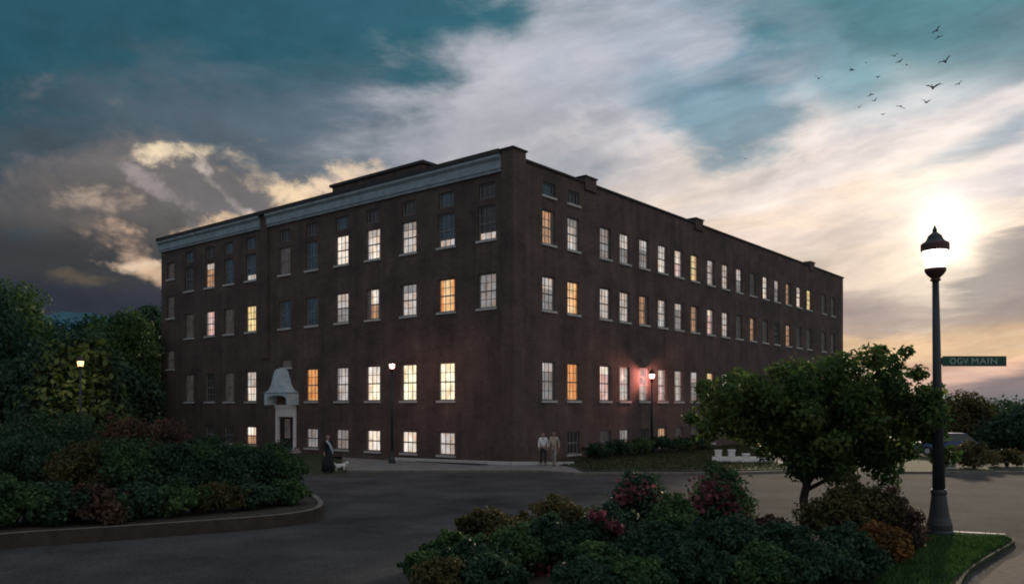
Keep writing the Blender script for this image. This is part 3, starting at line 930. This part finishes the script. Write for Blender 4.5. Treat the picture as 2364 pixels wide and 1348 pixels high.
for i, (px, d, ty, w, mt, lab) in enumerate(LT):
    rd = random.Random(50 + i); h = zz(ty, d)
    tree('tree', (at(px, d), d, 0), crown(w, h, .8, 20, rd), 13000, .31, LM[mt], lab, 70 + i, h * .35, .28, 'dark trees at the left', 6, .62)

# --- far trees at the right
RT = [(2225, 66, 922, 6.0, 'olive', 'brownish green tree just right of the near lamp post'),
      (2300, 70, 942, 6.5, 'dark', 'dark tree at the right edge below the blue hill'),
      (2370, 60, 950, 6.0, 'dark', 'dark tree cut by the right edge of the picture'),
      (2085, 74, 925, 6.5, 'green', 'green tree half hidden between the small tree and the lamp post')]
for i, (px, d, ty, w, mt, lab) in enumerate(RT):
    rd = random.Random(150 + i); h = zz(ty, d)
    tree('tree', (at(px, d), d, 0), crown(w, h, .5, 16, rd), 8000, .26, LM[mt], lab, 170 + i, h * .35, .2, 'trees at the right', 5, .62)

# --- shrubs in the left bed
LS = [  # px, depth, width, height, leaf, label
    (40, 33, 4.2, 2.75, 'dark', 'big dark shrub at the left edge of the raised bed, back row'),
    (160, 34, 4.0, 2.8, 'dark', 'tall dark shrub of the back row left of the reddish one'),
    (285, 35, 3.4, 2.6, 'red', 'reddish brown shrub standing highest in the back row of the raised bed'),
    (385, 36, 3.0, 2.35, 'red', 'second reddish shrub of the back row, nearer the brick building'),
    (470, 36, 2.8, 1.75, 'dark', 'dark back row shrub in front of the basement windows'),
    (560, 37, 2.8, 1.35, 'green', 'low green back row shrub below the porch'),
    (70, 27.5, 3.2, 2.1, 'dark', 'dark shrub at the left edge of the bed, front row'),
    (190, 27, 2.8, 1.9, 'olive', 'brownish green shrub of the front row, second from the left edge'),
    (300, 27.5, 2.8, 2.0, 'green', 'round green shrub of the front row under the reddish back row'),
    (400, 27.5, 2.5, 1.75, 'dark', 'dark front row shrub in the middle of the raised bed'),
    (480, 28.5, 2.5, 1.85, 'green', 'green front row shrub left of the bed end'),
    (560, 28, 2.3, 1.6, 'dark', 'dark leafy shrub next to last before the rounded bed end'),
    (632, 29.5, 2.1, 1.75, 'green', 'bright green shrub at the rounded right end of the bed'),
    (20, 20.8, 2.4, 1.25, 'green', 'green plant at the very left of the bed, close behind its kerb'),
    (120, 21.1, 2.2, 1.1, 'dark', 'low dark plant close behind the kerb, second from the left edge'),
    (225, 21.5, 2.1, 1.0, 'red', 'low brownish plant close behind the kerb under the dark front row'),
    (320, 22.2, 2.0, 1.0, 'dark', 'low dark plant close behind the kerb where its pale top line begins'),
    (415, 22.9, 1.9, .9, 'green', 'low green plant close behind the kerb in the middle of the bed'),
    (505, 23.6, 1.9, .85, 'olive', 'low olive plant close behind the kerb right of the middle'),
    (590, 24.4, 1.7, .8, 'dark', 'low dark plant close behind the kerb before the rounded bed end'),
    (660, 25.3, 1.4, .8, 'green', 'small green plant close behind the rounded kerb end'),
]
for i, (px, d, w, h, mt, lab) in enumerate(LS):
    shrub(px, d, w, h, LM[mt], lab, 8500 if h > 1.15 else 4200, .112, 200 + i, group='shrubs in the left bed', z0=.31)

# --- shrubs in the near bed
NS = [
    (1040, 16.4, 1.3, .75, 'green', 'low green plant at the left tip of the near bed', ()),
    (1130, 18.0, 1.6, 1.0, 'olive', 'olive shrub behind the left tip of the near bed', ((1200, 1228, .16),)),
    (1175, 15.8, 1.5, .95, 'green', 'green shrub low in the near bed left of the pink blossom', ()),
    (1265, 16.6, 1.5, 1.0, 'dark', 'dark shrub with a bright pink blossom at the lower edge of the picture', ((1262, 1334, .28),)),
    (1290, 19.0, 1.7, 1.15, 'olive', 'brownish shrub of the back row left of the red roses', ()),
    (1400, 17.2, 1.7, 1.15, 'dark', 'dark round shrub in the middle of the near bed', ((1512, 1228, .18), (1420, 1215, .14), (1380, 1190, .12))),
    (1475, 19.6, 1.5, 1.75, 'dark', 'rose bush with dull red blooms on its top, left of two', ((1468, 1128, .36), (1500, 1146, .2), (1440, 1150, .14))),
    (1560, 18.0, 1.6, 1.25, 'green', 'green shrub between the two rose bushes', ()),
    (1655, 19.4, 1.6, 1.75, 'green', 'rose bush with several red blooms on its top, right of two', ((1640, 1120, .34), (1618, 1164, .28), (1690, 1172, .24), (1742, 1222, .16), (1668, 1140, .2))),
    (1520, 15.6, 1.7, .95, 'dark', 'dark low shrub at the lower edge, right of the pink blossom', ()),
    (1680, 16.2, 1.8, 1.1, 'dark', 'dark shrub at the lower edge below the rose bushes', ()),
    (1770, 18.2, 1.4, .85, 'red', 'dull red brown shrub at the foot of the small tree', ()),
    (1830, 15.8, 1.7, 1.0, 'dark', 'dark shrub at the lower edge under the small tree', ()),
    (1935, 18.4, 1.5, 1.35, 'olive', 'olive brown shrub just right of the small tree trunk', ()),
    (1990, 18.8, 1.8, 1.6, 'olive', 'tall olive shrub between the small tree and the near lamp post', ()),
    (2065, 18.6, 1.4, 1.3, 'red', 'brownish shrub left of the base of the near lamp post', ()),
    (2035, 17.0, 1.0, .85, 'orange', 'orange tinged shrub in front of the olive ones near the lamp post', ()),
    (1960, 15.8, 1.5, .9, 'dark', 'dark low shrub at the lower edge left of the grass patch', ()),
]
for i, (px, d, w, h, mt, lab, fl) in enumerate(NS):
    shrub(px, d, w, h, LM[mt], lab, 8500, .088, 300 + i, fl, LM['pink'] if 'pink' in lab else LM['rose'], 'shrubs in the near bed')

for i, (px, d, w, h, mt, lab) in enumerate([
        (990, 14.9, 1.2, .6, 'green', 'lowest green plant at the bottom left end of the near bed'),
        (1090, 14.6, 1.4, .8, 'dark', 'dark plant at the lower edge near the left end of the near bed'),
        (1385, 15.0, 1.5, .8, 'green', 'green plant at the lower edge between the pink blossom and the rose bushes'),
        (1600, 14.8, 1.6, .75, 'dark', 'dark plant at the very bottom under the red roses'),
        (1760, 14.7, 1.6, .8, 'green', 'green plant at the very bottom under the tree trunk'),
        (1890, 14.8, 1.5, .75, 'dark', 'dark plant at the very bottom left of the orange shrub'),
        (1020, 13.9, 1.3, .7, 'olive', 'olive plant at the very bottom, leftmost of the near bed'),
        (1140, 13.9, 1.4, .75, 'dark', 'dark plant at the very bottom left of the pink blossom'),
        (1360, 13.8, 1.4, .7, 'dark', 'dark plant at the very bottom right of the pink blossom'),
        (1480, 13.9, 1.4, .7, 'green', 'green plant at the very bottom below the left rose bush')]):
    shrub(px, d, w, h, LM[mt], lab, 7500, .085, 340 + i, group='shrubs in the near bed')

# --- hedge shrubs along the right facade and a rounded bush by the road
for i, (lx, off, w, h, mt, lab) in enumerate([
        (6.2, 1.5, 1.9, .95, 'dark', 'low dark hedge shrub beside the couple, first along the right facade'),
        (8.6, 1.5, 2.0, 1.1, 'dark', 'dark hedge shrub second along the right facade'),
        (11.2, 1.6, 2.2, 1.2, 'green', 'green hedge shrub left of the lamp by the right facade'),
        (14.0, 1.5, 2.0, 1.15, 'dark', 'dark hedge shrub round the foot of the lamp by the right facade'),
        (16.6, 1.6, 2.2, 1.0, 'green', 'low green hedge shrub right of the lamp by the right facade'),
        (19.6, 1.5, 2.2, 1.15, 'dark', 'dark hedge shrub behind the white low wall')]):
    wx_, wy_ = world(lx, -off)
    shrub(CX + wx_ / wy_ * F, wy_, w, h, LM[mt], lab, 2200, .14, 400 + i, group='hedge along the right facade', z0=.14)
shrub(2250, 43.5, 2.3, 1.45, LM['olive'], 'rounded brown green bush across the road, right of the near lamp post', 2600, .14, 420, z0=.08)
shrub(2325, 44.5, 1.9, .95, LM['olive'], 'low pale olive bush across the road near the right edge', 1800, .14, 421, z0=.08)

# --- grass
def blades(name, poly, n, h, seed, z):
    rg = np.random.default_rng(seed)
    xs = [p[0] for p in poly]; ys = [p[1] for p in poly]
    pts = []
    def inside(x, y):
        r = False; j = len(poly) - 1
        for i in range(len(poly)):
            if (poly[i][1] > y) != (poly[j][1] > y) and x < (poly[j][0] - poly[i][0]) * (y - poly[i][1]) / (poly[j][1] - poly[i][1]) + poly[i][0]: r = not r
            j = i
        return r
    while len(pts) < n:
        x, y = rg.uniform(min(xs), max(xs)), rg.uniform(min(ys), max(ys))
        if inside(x, y): pts.append((x, y))
    p = np.array(pts); a = rg.uniform(0, 6.28, n); hh = h * rg.uniform(.5, 1.3, n)
    v = np.zeros((n, 4, 3)); w = h * .16
    dx, dy = np.cos(a) * w, np.sin(a) * w
    lx, ly = rg.normal(size=n) * h * .35, rg.normal(size=n) * h * .35
    v[:, 0] = np.stack([p[:, 0] - dx, p[:, 1] - dy, np.full(n, z)], 1)
    v[:, 1] = np.stack([p[:, 0] + dx, p[:, 1] + dy, np.full(n, z)], 1)
    v[:, 2] = np.stack([p[:, 0] + lx + dx * .3, p[:, 1] + ly + dy * .3, z + hh], 1)
    v[:, 3] = np.stack([p[:, 0] + lx - dx * .3, p[:, 1] + ly - dy * .3, z + hh * .97], 1)
    me = bpy.data.meshes.new(name)
    me.vertices.add(n * 4); me.vertices.foreach_set('co', v.reshape(-1).astype(np.float32))
    me.loops.add(n * 4); me.loops.foreach_set('vertex_index', np.arange(n * 4, dtype=np.int32))
    me.polygons.add(n); me.polygons.foreach_set('loop_start', np.arange(0, n * 4, 4, dtype=np.int32))
    me.polygons.foreach_set('loop_total', np.full(n, 4, np.int32)); me.update(calc_edges=True)
    o = link(name, me, LM['grass' if seed == 11 else 'lawn'])
    return tag(o, 'short green grass on ' + ('the patch round the near lamp post' if 'near' in str(seed) else 'the lawn by the brick building'), 'grass', kind='stuff')
near_grass = [P(2075, 1262), P(2180, 1245), P(2318, 1250), P(2338, 1257), P(2280, 1288), P(2204, 1345), P(2170, 1430), P(2000, 1420), P(2040, 1310)]
g1 = blades('grass', near_grass, 9000, .10, 11, .1); g1['label'] = 'short bright grass on the patch round the near lamp post'
g2 = blades('grass', ring(lawn, .1) , 14000, .12, 12, .13); g2['label'] = 'dull green grass of the lawn along the right facade'

# ------------------------------------------------------------------ street lamps
def lamp_post(loc, H, s, glow, label, glow_of, tilt=0., group='street lamps'):
    o = empty('street_lamp', loc, 0, label, 'street lamp', group)
    o.rotation_euler = (0, tilt, 0)
    zc = H
    ht = 2.45 * s           # height of everything above the pole
    pt = zc - 1.32 * s
    base = MB().lathe([(.34 * s, 0), (.34 * s, .12 * s), (.30 * s, .16 * s), (.30 * s, .30 * s), (.24 * s, .50 * s), (.20 * s, .80 * s), (.17 * s, 1.05 * s), (.19 * s, 1.08 * s), (.19 * s, 1.14 * s), (.155 * s, 1.18 * s)], 20)
    base.build('base', M['iron'], o, False)
    pole = MB().lathe([(.15 * s, 1.181 * s), (.105 * s, pt * .6), (.078 * s, pt - .02)], 14)
    pole.build('pole', M['iron'], o, True)
    MB().lathe([(.08 * s, pt - .019), (.13 * s, pt + .02 * s), (.10 * s, pt + .07 * s), (.20 * s, pt + .17 * s), (.25 * s, pt + .25 * s), (.25 * s, pt + .31 * s), (.22 * s, pt + .33 * s)], 20).build('bowl', M['rust'], o)
    MB().lathe([(.19 * s, pt + .332 * s), (.245 * s, pt + .45 * s), (.275 * s, pt + .60 * s), (.285 * s, pt + .755 * s)], 24).build('globe', glow, o, True)
    MB().lathe([(.31 * s, pt + .757 * s), (.33 * s, pt + .78 * s), (.33 * s, pt + .93 * s), (.30 * s, pt + .965 * s)], 24).build('rim_band', M['rust'], o)
    MB().lathe([(.27 * s, pt + .967 * s), (.20 * s, pt + 1.04 * s), (.16 * s, pt + 1.14 * s), (.07 * s, pt + 1.22 * s), (.05 * s, pt + 1.25 * s), (.06 * s, pt + 1.28 * s), (.004 * s, pt + 1.42 * s)], 20).build('cap', M['iron'], o)
    bulb(o, pt + .6 * s, .09 * s, *glow_of)
    return o
def globe_mat(name, col, strength):
    m = bpy.data.materials.new(name); m.use_nodes = True
    nt = m.node_tree; n = nt.nodes; n.clear()
    o = n.new('ShaderNodeOutputMaterial'); e = n.new('ShaderNodeEmission'); t = n.new('ShaderNodeBsdfTransparent'); x = n.new('ShaderNodeMixShader')
    e.inputs['Color'].default_value = (*col, 1); e.inputs['Strength'].default_value = strength
    x.inputs[0].default_value = .5
    nt.links.new(t.outputs[0], x.inputs[1]); nt.links.new(e.outputs[0], x.inputs[2]); nt.links.new(x.outputs[0], o.inputs['Surface'])
    return m
def bulb(o, z, r, col, power):
    l = bpy.data.lights.new('bulb', 'POINT'); l.energy = power; l.color = col; l.shadow_soft_size = r
    b = bpy.data.objects.new('bulb', l); COL.objects.link(b); b.parent = o; b.location = (0, 0, z)
GW = globe_mat('lamp_white', (1, .93, .84), 6)
GP = globe_mat('lamp_pink', (1, .62, .58), 2.6)
GY = globe_mat('lamp_yellow', (1, .74, .34), 2.6)
GX = globe_mat('lamp_rose', (1, .72, .62), 3.2)
lx, ly = gp(2169, 1246)
lamp_post((lx, ly, .1), zz(528, ly) - .1, 1.0, GW, 'tall dark iron lamp post in the foreground with the sun behind its lantern', ((1, .9, .75), 40), -R(.9))
lamp_post((at(905, 46.6), 46.6, .1), zz(826, 46.6) - .1, .62, GP, 'slim dark lamp with a pink lantern in front of the left facade', ((1, .50, .42), 200))
_t = t_right(1505)
for _ in range(30):
    wx_, wy_ = world(_t, -.75)
    _t -= (CX + wx_ / wy_ * F - 1505) * .02

lamp_post((wx_, wy_, .12), zz(850, wy_) - .12, .72, GX, 'slim dark lamp with a glaring rosy lantern close to the right facade', ((1, .36, .30), 900))
lamp_post((at(186, 39.5), 39.5, .0), zz(820, 39.5), .52, GY, 'yellow lamp shining among the dark trees at the left', ((1, .56, .12), 620))

# ------------------------------------------------------------------ street sign
SGN = 20.6
sg = empty('street_sign', (at(2249, SGN), SGN, zz(833.5, SGN)), 0, 'dark green street name sign with pale lettering on the near lamp post', 'sign')
MB().box(-.80, .81, -.012, .012, -.128, .128).build('panel', mat('sign_green', (.02, .085, .062), .5, noise=.15), sg, bevel=.004)
sign_ink = mat('sign_letters', (.42, .48, .45), .5)
for word, x0, wd in (('OGV', -.62, .46), ('MAIN', -.07, .64)):
    tcu = bpy.data.curves.new('lettering', 'FONT'); tcu.body = word; tcu.size = .215; tcu.align_y = 'CENTER'; tcu.extrude = .002
    tcu.space_character = 1.12
    to = bpy.data.objects.new('lettering', tcu); COL.objects.link(to)
    dg = bpy.context.evaluated_depsgraph_get()
    tm = bpy.data.meshes.new_from_object(to.evaluated_get(dg)); bpy.data.objects.remove(to)
    lo = link('lettering', tm, sign_ink, sg)
    xs = [v.co.x for v in tm.vertices]; k = wd / (max(xs) - min(xs))
    lo.rotation_euler = (R(90), 0, 0); lo.location = (x0 - min(xs) * k, -.0155, -.005); lo.scale = (k, 1, 1)
MB().box(-.87, -.801, -.03, .03, -.09, .09).build('bracket', M['iron'], sg)

# ------------------------------------------------------------------ white low wall
WD = 47.0
ww = empty('low_wall', (at(1715, WD), WD, .12), -R(4), 'white painted low wall with short posts in front of the hedge, left of the small tree', 'wall')
L2 = 140 / F * WD / 2
MB().box(-L2, L2, -.14, .14, -.02, .32).build('wall_base', M['white'], ww, bevel=.02)
for k, (u, hh) in enumerate(((-.80, .64), (-.37, .66), (.10, .44), (.82, .62))):
    MB().box(u * L2 - .17, u * L2 + .17, -.16, .16, .322, hh).box(u * L2 - .21, u * L2 + .21, -.2, .2, hh + .001, hh + .06).build('post', M['white'], ww)

ub = empty('utility_box', (at(2191, 43), 43, .05), 0, 'pale grey utility box beside the near lamp post across the road', 'utility box')
MB().box(-.28, .28, -.22, .22, 0, .85).build('cabinet', M['stone'], ub, bevel=.02)
MB().box(-.31, .31, -.25, .25, .852, .90).build('lid', M['stone'], ub)
MB().box(-.22, .22, -.236, -.222, .1, .76).build('door', M['frame'], ub)

# ------------------------------------------------------------------ parked car
def car(loc, rz, label):
    o = empty('parked_car', loc, rz, label, 'car')
    paint = mat('car_blue', (.08, .12, .26), .7, .15); glassm = mat('car_glass', (.02, .025, .03), .1, .7)
    tyre = mat('tyre', (.02, .02, .02), .9); alloy = mat('alloy', (.4, .4, .42), .35, metal=.8)
    low = [(-2.1, .35), (2.1, .35), (2.12, .62), (2.02, .80), (1.1, .90), (-1.75, .93), (-2.08, .86), (-2.14, .6)]
    mb = MB(); n = len(low)
    mb.v = [(x, -.84, z) for x, z in low] + [(x, .84, z) for x, z in low]
    mb.f = [tuple(range(n)), tuple(range(2 * n - 1, n - 1, -1))] + [((i + 1) % n, i, n + i, n + (i + 1) % n) for i in range(n)]
    mb.build('body', paint, o, bevel=.06)
    mb = MB()
    mb.v = [(-1.75, -.76, .92), (1.05, -.76, .92), (.45, -.62, 1.40), (-1.2, -.62, 1.42), (-1.75, .76, .92), (1.05, .76, .92), (.45, .62, 1.40), (-1.2, .62, 1.42)]
    mb.f = [(0, 1, 2, 3), (7, 6, 5, 4), (1, 5, 6, 2), (4, 0, 3, 7)]
    mb.build('window', glassm, o)
    MB().prism([(-1.22, -.64), (.47, -.64), (.47, .64), (-1.22, .64)], 1.40, 1.46).build('roof', paint, o, bevel=.02)
    for x in (-1.3, 1.32):
        for y in (-.82, .82):
            w = MB().lathe([(.31, -.1), (.32, 0), (.31, .1)], 20).build('wheel', tyre, o)
            w.rotation_euler = (R(90), 0, 0); w.location = (x, y, .31)
            MB().lathe([(.17, -.108), (.19, 0), (.17, .108)], 14).build('rim', alloy, w)
    for y in (-.6, .6):
        MB().box(2.05, 2.13, y - .17, y + .17, .62, .74).build('headlight', M['white'], o)
    return o
car((at(2178, 54), 54, .11), R(172), 'blue car parked under the trees behind the near lamp post')

# ------------------------------------------------------------------ people and dog
def skin_mesh(name, joints, edges, radii, mt, parent, sub=1):
    me = bpy.data.meshes.new(name); me.from_pydata(joints, edges, []); me.update()
    o = bpy.data.objects.new(name, me); COL.objects.link(o)
    sk = o.modifiers.new('skin', 'SKIN'); sk.use_smooth_shade = True
    for i, r in enumerate(radii):
        me.skin_vertices[0].data[i].radius = r if isinstance(r, tuple) else (r, r)
    me.skin_vertices[0].data[0].use_root = True
    ss = o.modifiers.new('sub', 'SUBSURF'); ss.levels = sub; ss.render_levels = sub
    d = bpy.context.evaluated_depsgraph_get()
    m2 = bpy.data.meshes.new_from_object(o.evaluated_get(d)); m2.name = name
    bpy.data.objects.remove(o)
    m2.materials.clear(); m2.materials.append(mt)
    o2 = bpy.data.objects.new(name, m2); COL.objects.link(o2); o2.parent = parent
    return o2

def person(loc, rz, H, label, shirt, legs, hair, skin, stride=.0, sleeves=True, skirt=False, scarf=None, group=None, long_hair=False):
    o = empty('person', loc, rz, label, 'person', group)
    k = H / 1.75
    J = []; E = []; Rr = []
    def v(p, r, par=None):
        J.append(tuple(c * k for c in p)); Rr.append(tuple(q * k for q in r) if isinstance(r, tuple) else r * k)
        if par is not None: E.append((par, len(J) - 1))
        return len(J) - 1
    # facing -Y
    pel = v((0, 0, .95), (.145, .105)); wa = v((0, 0, 1.10), (.125, .09), pel); ch = v((0, -.01, 1.30), (.15, .105), wa)
    nb = v((0, 0, 1.46), (.06, .06), ch); nk = v((0, -.01, 1.53), (.05, .052), nb)
    hd = v((0, -.025, 1.62), (.075, .088), nk); ht = v((0, -.015, 1.71), (.066, .078), hd)
    v((0, -.12, 1.61), .014, hd)                                  # nose
    for s in (-1, 1): v((s * .083, 0, 1.62), .014, hd)            # ears
    for s in (-1, 1):
        st = stride * s
        hip = v((s * .09, 0, .90), .095, pel); kn = v((s * .10, -.03 - st * .9, .50), .062, hip)
        an = v((s * .10, .02 - st * 1.2 + (.06 if st < 0 else 0), .09), .042, kn); v((s * .115, -.13 - st * 1.2, .035), (.042, .03), an)
        sh = v((s * .175, 0, 1.42), .06, ch); el = v((s * .235, .02 + st * .5, 1.14), .043, sh)
        wr = v((s * .245, -.06 + st * .8, .90), .030, el); pa = v((s * .245, -.075 + st * .8, .83), (.02, .036), wr)
        for q, (dy, ln) in enumerate(((-.030, .075), (-.010, .085), (.010, .080), (.030, .062))):
            m1 = v((s * .243, -.082 + dy + st * .8, .79), .009, pa)
            v((s * .232, -.09 + dy + st * .8, .79 - ln * .8), .007, m1)
        t1 = v((s * .225, -.115 + st * .8, .83), .010, wr); v((s * .212, -.125 + st * .8, .79), .008, t1)
    skin_mesh('body', J, E, Rr, skin, o)
    # clothes: the same skeleton a little thicker
    def cloth(name, pts, ed, rad, mt):
        skin_mesh(name, [tuple(c * k for c in p) for p in pts], ed, [tuple(q * k for q in r) if isinstance(r, tuple) else r * k for r in rad], mt, o)
    tp_ = [(0, 0, .96), (0, 0, 1.10), (0, -.01, 1.30), (0, 0, 1.45)]; tr = [(.162, .122), (.145, .110), (.168, .122), (.085, .075)]
    te = [(0, 1), (1, 2), (2, 3)]
    for s in (-1, 1):
        st = stride * s; b0 = len(tp_)
        tp_ += [(s * .175, 0, 1.42), (s * .235, .02 + st * .5, 1.14)]; tr += [.074, .056]; te += [(2, b0), (b0, b0 + 1)]
        if sleeves: tp_.append((s * .244, -.05 + st * .75, .935)); tr.append(.042); te.append((b0 + 1, b0 + 2))
    cloth('shirt', tp_, te, tr, shirt)
    if skirt:
        MB().lathe([(.31 * k, .07 * k), (.27 * k, .50 * k), (.19 * k, .90 * k), (.15 * k, 1.05 * k)], 20).build('skirt', legs, o, True)
    else:
        lp = [(0, 0, .99), (0, 0, .90)]; lr = [(.158, .120), (.150, .118)]; le = [(0, 1)]
        for s in (-1, 1):
            st = stride * s; b0 = len(lp)
            lp += [(s * .092, 0, .84), (s * .10, -.03 - st * .9, .50), (s * .10, .02 - st * 1.2 + (.06 if st < 0 else 0), .10)]; lr += [.105, .076, .062]
            le += [(1, b0), (b0, b0 + 1), (b0 + 1, b0 + 2)]
        cloth('trousers', lp, le, lr, legs)
    for s in (-1, 1):
        st = stride * s; yb = .03 - st * 1.2 + (.06 if st < 0 else 0)
        cloth('shoe', [(s * .10, yb, .05), (s * .108, yb - .10, .04), (s * .115, yb - .19, .035)], [(0, 1), (1, 2)], [(.048, .05), (.05, .042), (.04, .03)], M['darkwood'])
    hp = [(0, .005, 1.685), (0, .045, 1.63), (0, .06, 1.55)]; hr = [(.083, .085), (.078, .06), (.05, .035)]
    if long_hair: hp.append((0, .075, 1.40)); hr.append((.07, .03))
    cloth('hair', hp, [(i, i + 1) for i in range(len(hp) - 1)], hr, hair)
    for s in (-1, 1):
        e = MB().lathe([(.003 * k, -.008 * k), (.010 * k, 0), (.003 * k, .008 * k)], 8).build('eye', M['darkwood'], o)
        e.location = (s * .032 * k, -.112 * k, 1.645 * k)
    MB().box(-.025 * k, .025 * k, -.113 * k, -.100 * k, 1.565 * k, 1.575 * k).build('mouth', M['rust'], o)
    if scarf:
        sb = MB(); sb.tube([(-.13 * k, -.13 * k, 1.47 * k), (0, -.15 * k, 1.32 * k), (.10 * k, -.16 * k, 1.12 * k), (.17 * k, -.16 * k, .86 * k)], [.035 * k, .05 * k, .055 * k, .05 * k], 8)
        sb.build('scarf', scarf, o, True)
    return o
skinm = mat('skin', (.36, .22, .17), .6); skin2 = mat('skin_tan', (.30, .18, .13), .6)
c_white = mat('cloth_white', (.78, .76, .76), .85, noise=.06); c_dark = mat('cloth_dark', (.035, .035, .04), .9, noise=.2)
c_beige = mat('cloth_beige', (.42, .35, .27), .85, noise=.15); c_grey = mat('cloth_grey', (.26, .23, .22), .85, noise=.15)
c_black = mat('cloth_black', (.018, .022, .024), .9, noise=.2); c_scarf = mat('cloth_pale', (.5, .55, .58), .85)
h_dark = mat('hair_dark', (.02, .015, .012), .7); h_brown = mat('hair_brown', (.05, .032, .02), .7)
person((at(1254, 44.6), 44.6, .12), R(12), 1.80, 'person in a white shirt and dark trousers standing at the corner of the brick building', c_white, c_dark, h_dark, skinm, .05)
person((at(1279, 44.3), 44.3, .12), R(-25), 1.86, 'person in a beige top and grey trousers walking beside the one in white', c_beige, c_grey, h_brown, skin2, .14, long_hair=True)
person((at(757, 41.2), 41.2, .006), R(35), 1.92, 'person in black with a pale scarf hanging down walking a dog below the porch', c_black, c_black, h_dark, skinm, .10, skirt=True, scarf=c_scarf, long_hair=True)

def dog(loc, rz, label):
    o = empty('dog', loc, rz, label, 'dog')
    J = [(-.02, 0, .30), (.16, 0, .31), (.25, 0, .36), (.34, 0, .43), (.44, 0, .42), (-.18, 0, .31), (-.27, 0, .37), (-.33, 0, .47)]
    E = [(0, 1), (1, 2), (2, 3), (3, 4), (0, 5), (5, 6), (6, 7)]
    Rr = [(.085, .095), (.09, .12), (.07, .08), (.075, .075), (.032, .03), (.085, .095), (.03, .03), (.022, .022)]
    for s in (-1, 1):
        n0 = len(J); J += [(.18, s * .06, .22), (.17, s * .06, .11), (.19, s * .06, .02)]; E += [(1, n0), (n0, n0 + 1), (n0 + 1, n0 + 2)]; Rr += [.042, .028, .03]
        n0 = len(J); J += [(-.15, s * .06, .21), (-.23, s * .06, .12), (-.19, s * .06, .02)]; E += [(5, n0), (n0, n0 + 1), (n0 + 1, n0 + 2)]; Rr += [.05, .027, .03]
        n0 = len(J); J += [(.32, s * .05, .51)]; E.append((3, n0)); Rr.append(.022)
    skin_mesh('body', J, E, Rr, mat('fur_white', (.75, .75, .74), .9, noise=.08), o)
    MB().lathe([(.075, -.015), (.08, 0), (.075, .015)], 14).build('collar', M['rust'], o).location = (.29, 0, .385)
    return o
dog((at(786, 41.9), 41.9, .006), R(15), 'small white dog standing on the road beside the person in black')

# ------------------------------------------------------------------ birds
bird_mat = mat('feather_dark', (.045, .05, .055), .8)
def bird_mesh(flap, bank):
    mb = MB()
    body = [(-.22, .006), (-.16, .045), (-.05, .08), (.06, .082), (.13, .062), (.18, .052), (.22, .024), (.26, .003)]
    seg = 8; n0 = len(mb.v)
    for x, r in body:
        for i in range(seg):
            a = 2 * math.pi * i / seg; mb.v.append((x, r * math.cos(a), r * .9 * math.sin(a)))
    for k in range(len(body) - 1):
        for i in range(seg):
            j = (i + 1) % seg
            mb.f.append((n0 + k * seg + i, n0 + (k + 1) * seg + i, n0 + (k + 1) * seg + j, n0 + k * seg + j))
    n0 = len(mb.v); mb.v += [(-.19, 0, .008), (-.36, .08, .01), (-.36, -.08, .01), (-.19, 0, -.008)]; mb.f += [(n0, n0 + 1, n0 + 2), (n0 + 3, n0 + 2, n0 + 1)]
    for s in (-1, 1):
        st = [(.10, -.07, .02, 0), (.14, -.06, .17, flap * .55), (.10, -.05, .34, flap * 1.0), (-.03, -.09, .52, flap * .85)]
        n0 = len(mb.v)
        for xa, xb, y, z in st:
            mb.v += [(xa, s * y, z + .02), (xb, s * y, z + .012), (xb, s * y, z), (xa, s * y, z + .004)]
        for k in range(3):
            for i in range(4):
                j = (i + 1) % 4; mb.f.append((n0 + k * 4 + i, n0 + k * 4 + j, n0 + (k + 1) * 4 + j, n0 + (k + 1) * 4 + i))
        mb.f.append((n0 + 12, n0 + 13, n0 + 14, n0 + 15))
    me = bpy.data.meshes.new('bird'); me.from_pydata(mb.v, [], mb.f); me.update(); me.materials.append(bird_mat)
    return me
bm_ = [bird_mesh(.16, 0), bird_mesh(-.10, 0), bird_mesh(.24, 0)]
BIRDS = [(2163, 71, 1.0, 'upper bird of the pair highest in the flock'), (2166, 86, 1.0, 'lower bird of the pair highest in the flock'),
         (2065, 130, .9, 'bird at the upper left end of the short row of three'), (2077, 143, 1.0, 'middle bird of the short row of three'),
         (2093, 150, 1.2, 'bird at the lower right end of the short row of three'), (2182, 143, 1.35, 'bird alone to the right of the row of three'),
         (1999, 146, .8, 'small bird left of the row of three, upper of two'), (1967, 161, 1.0, 'bird second from the left in the flock'),
         (1890, 182, 1.05, 'leftmost bird of the flock'), (2026, 179, .9, 'bird midway between the leftmost bird and the pale cloud streak'),
         (2169, 194, .8, 'small bird touching the big one at the right of the flock'), (2153, 203, 1.4, 'biggest bird of the flock, wings low, at the right'),
         (2214, 194, .9, 'rightmost bird of the flock'), (2010, 219, .8, 'small bird above another at the lower left of the flock'),
         (2019, 233, .8, 'faint small bird under another at the lower left of the flock'), (1983, 248, .95, 'lowest bird at the left of the flock'),
         (2080, 246, 1.05, 'lowest bird in the middle of the flock'), (2138, 237, 1.3, 'big bird lowest at the right of the flock'),
         (2038, 265, .6, 'tiny faint bird under the whole flock'), (1721, 366, .5, 'tiny bird alone far left of the flock above the roofline')]
for i, (px, py, s, lab) in enumerate(BIRDS):
    d = 44 + (i * 7) % 11
    o = bpy.data.objects.new('bird', bm_[i % 3]); COL.objects.link(o)
    o.location = (at(px, d), d, zz(py, d)); o.scale = (s * .50,) * 3
    rb = random.Random(600 + i)
    o.rotation_euler = (R(rb.uniform(-30, 40)), R(rb.uniform(-15, 20)), R(rb.uniform(20, 70) + (180 if i % 4 == 0 else 0)))
    tag(o, lab, 'bird', 'birds in the sky')
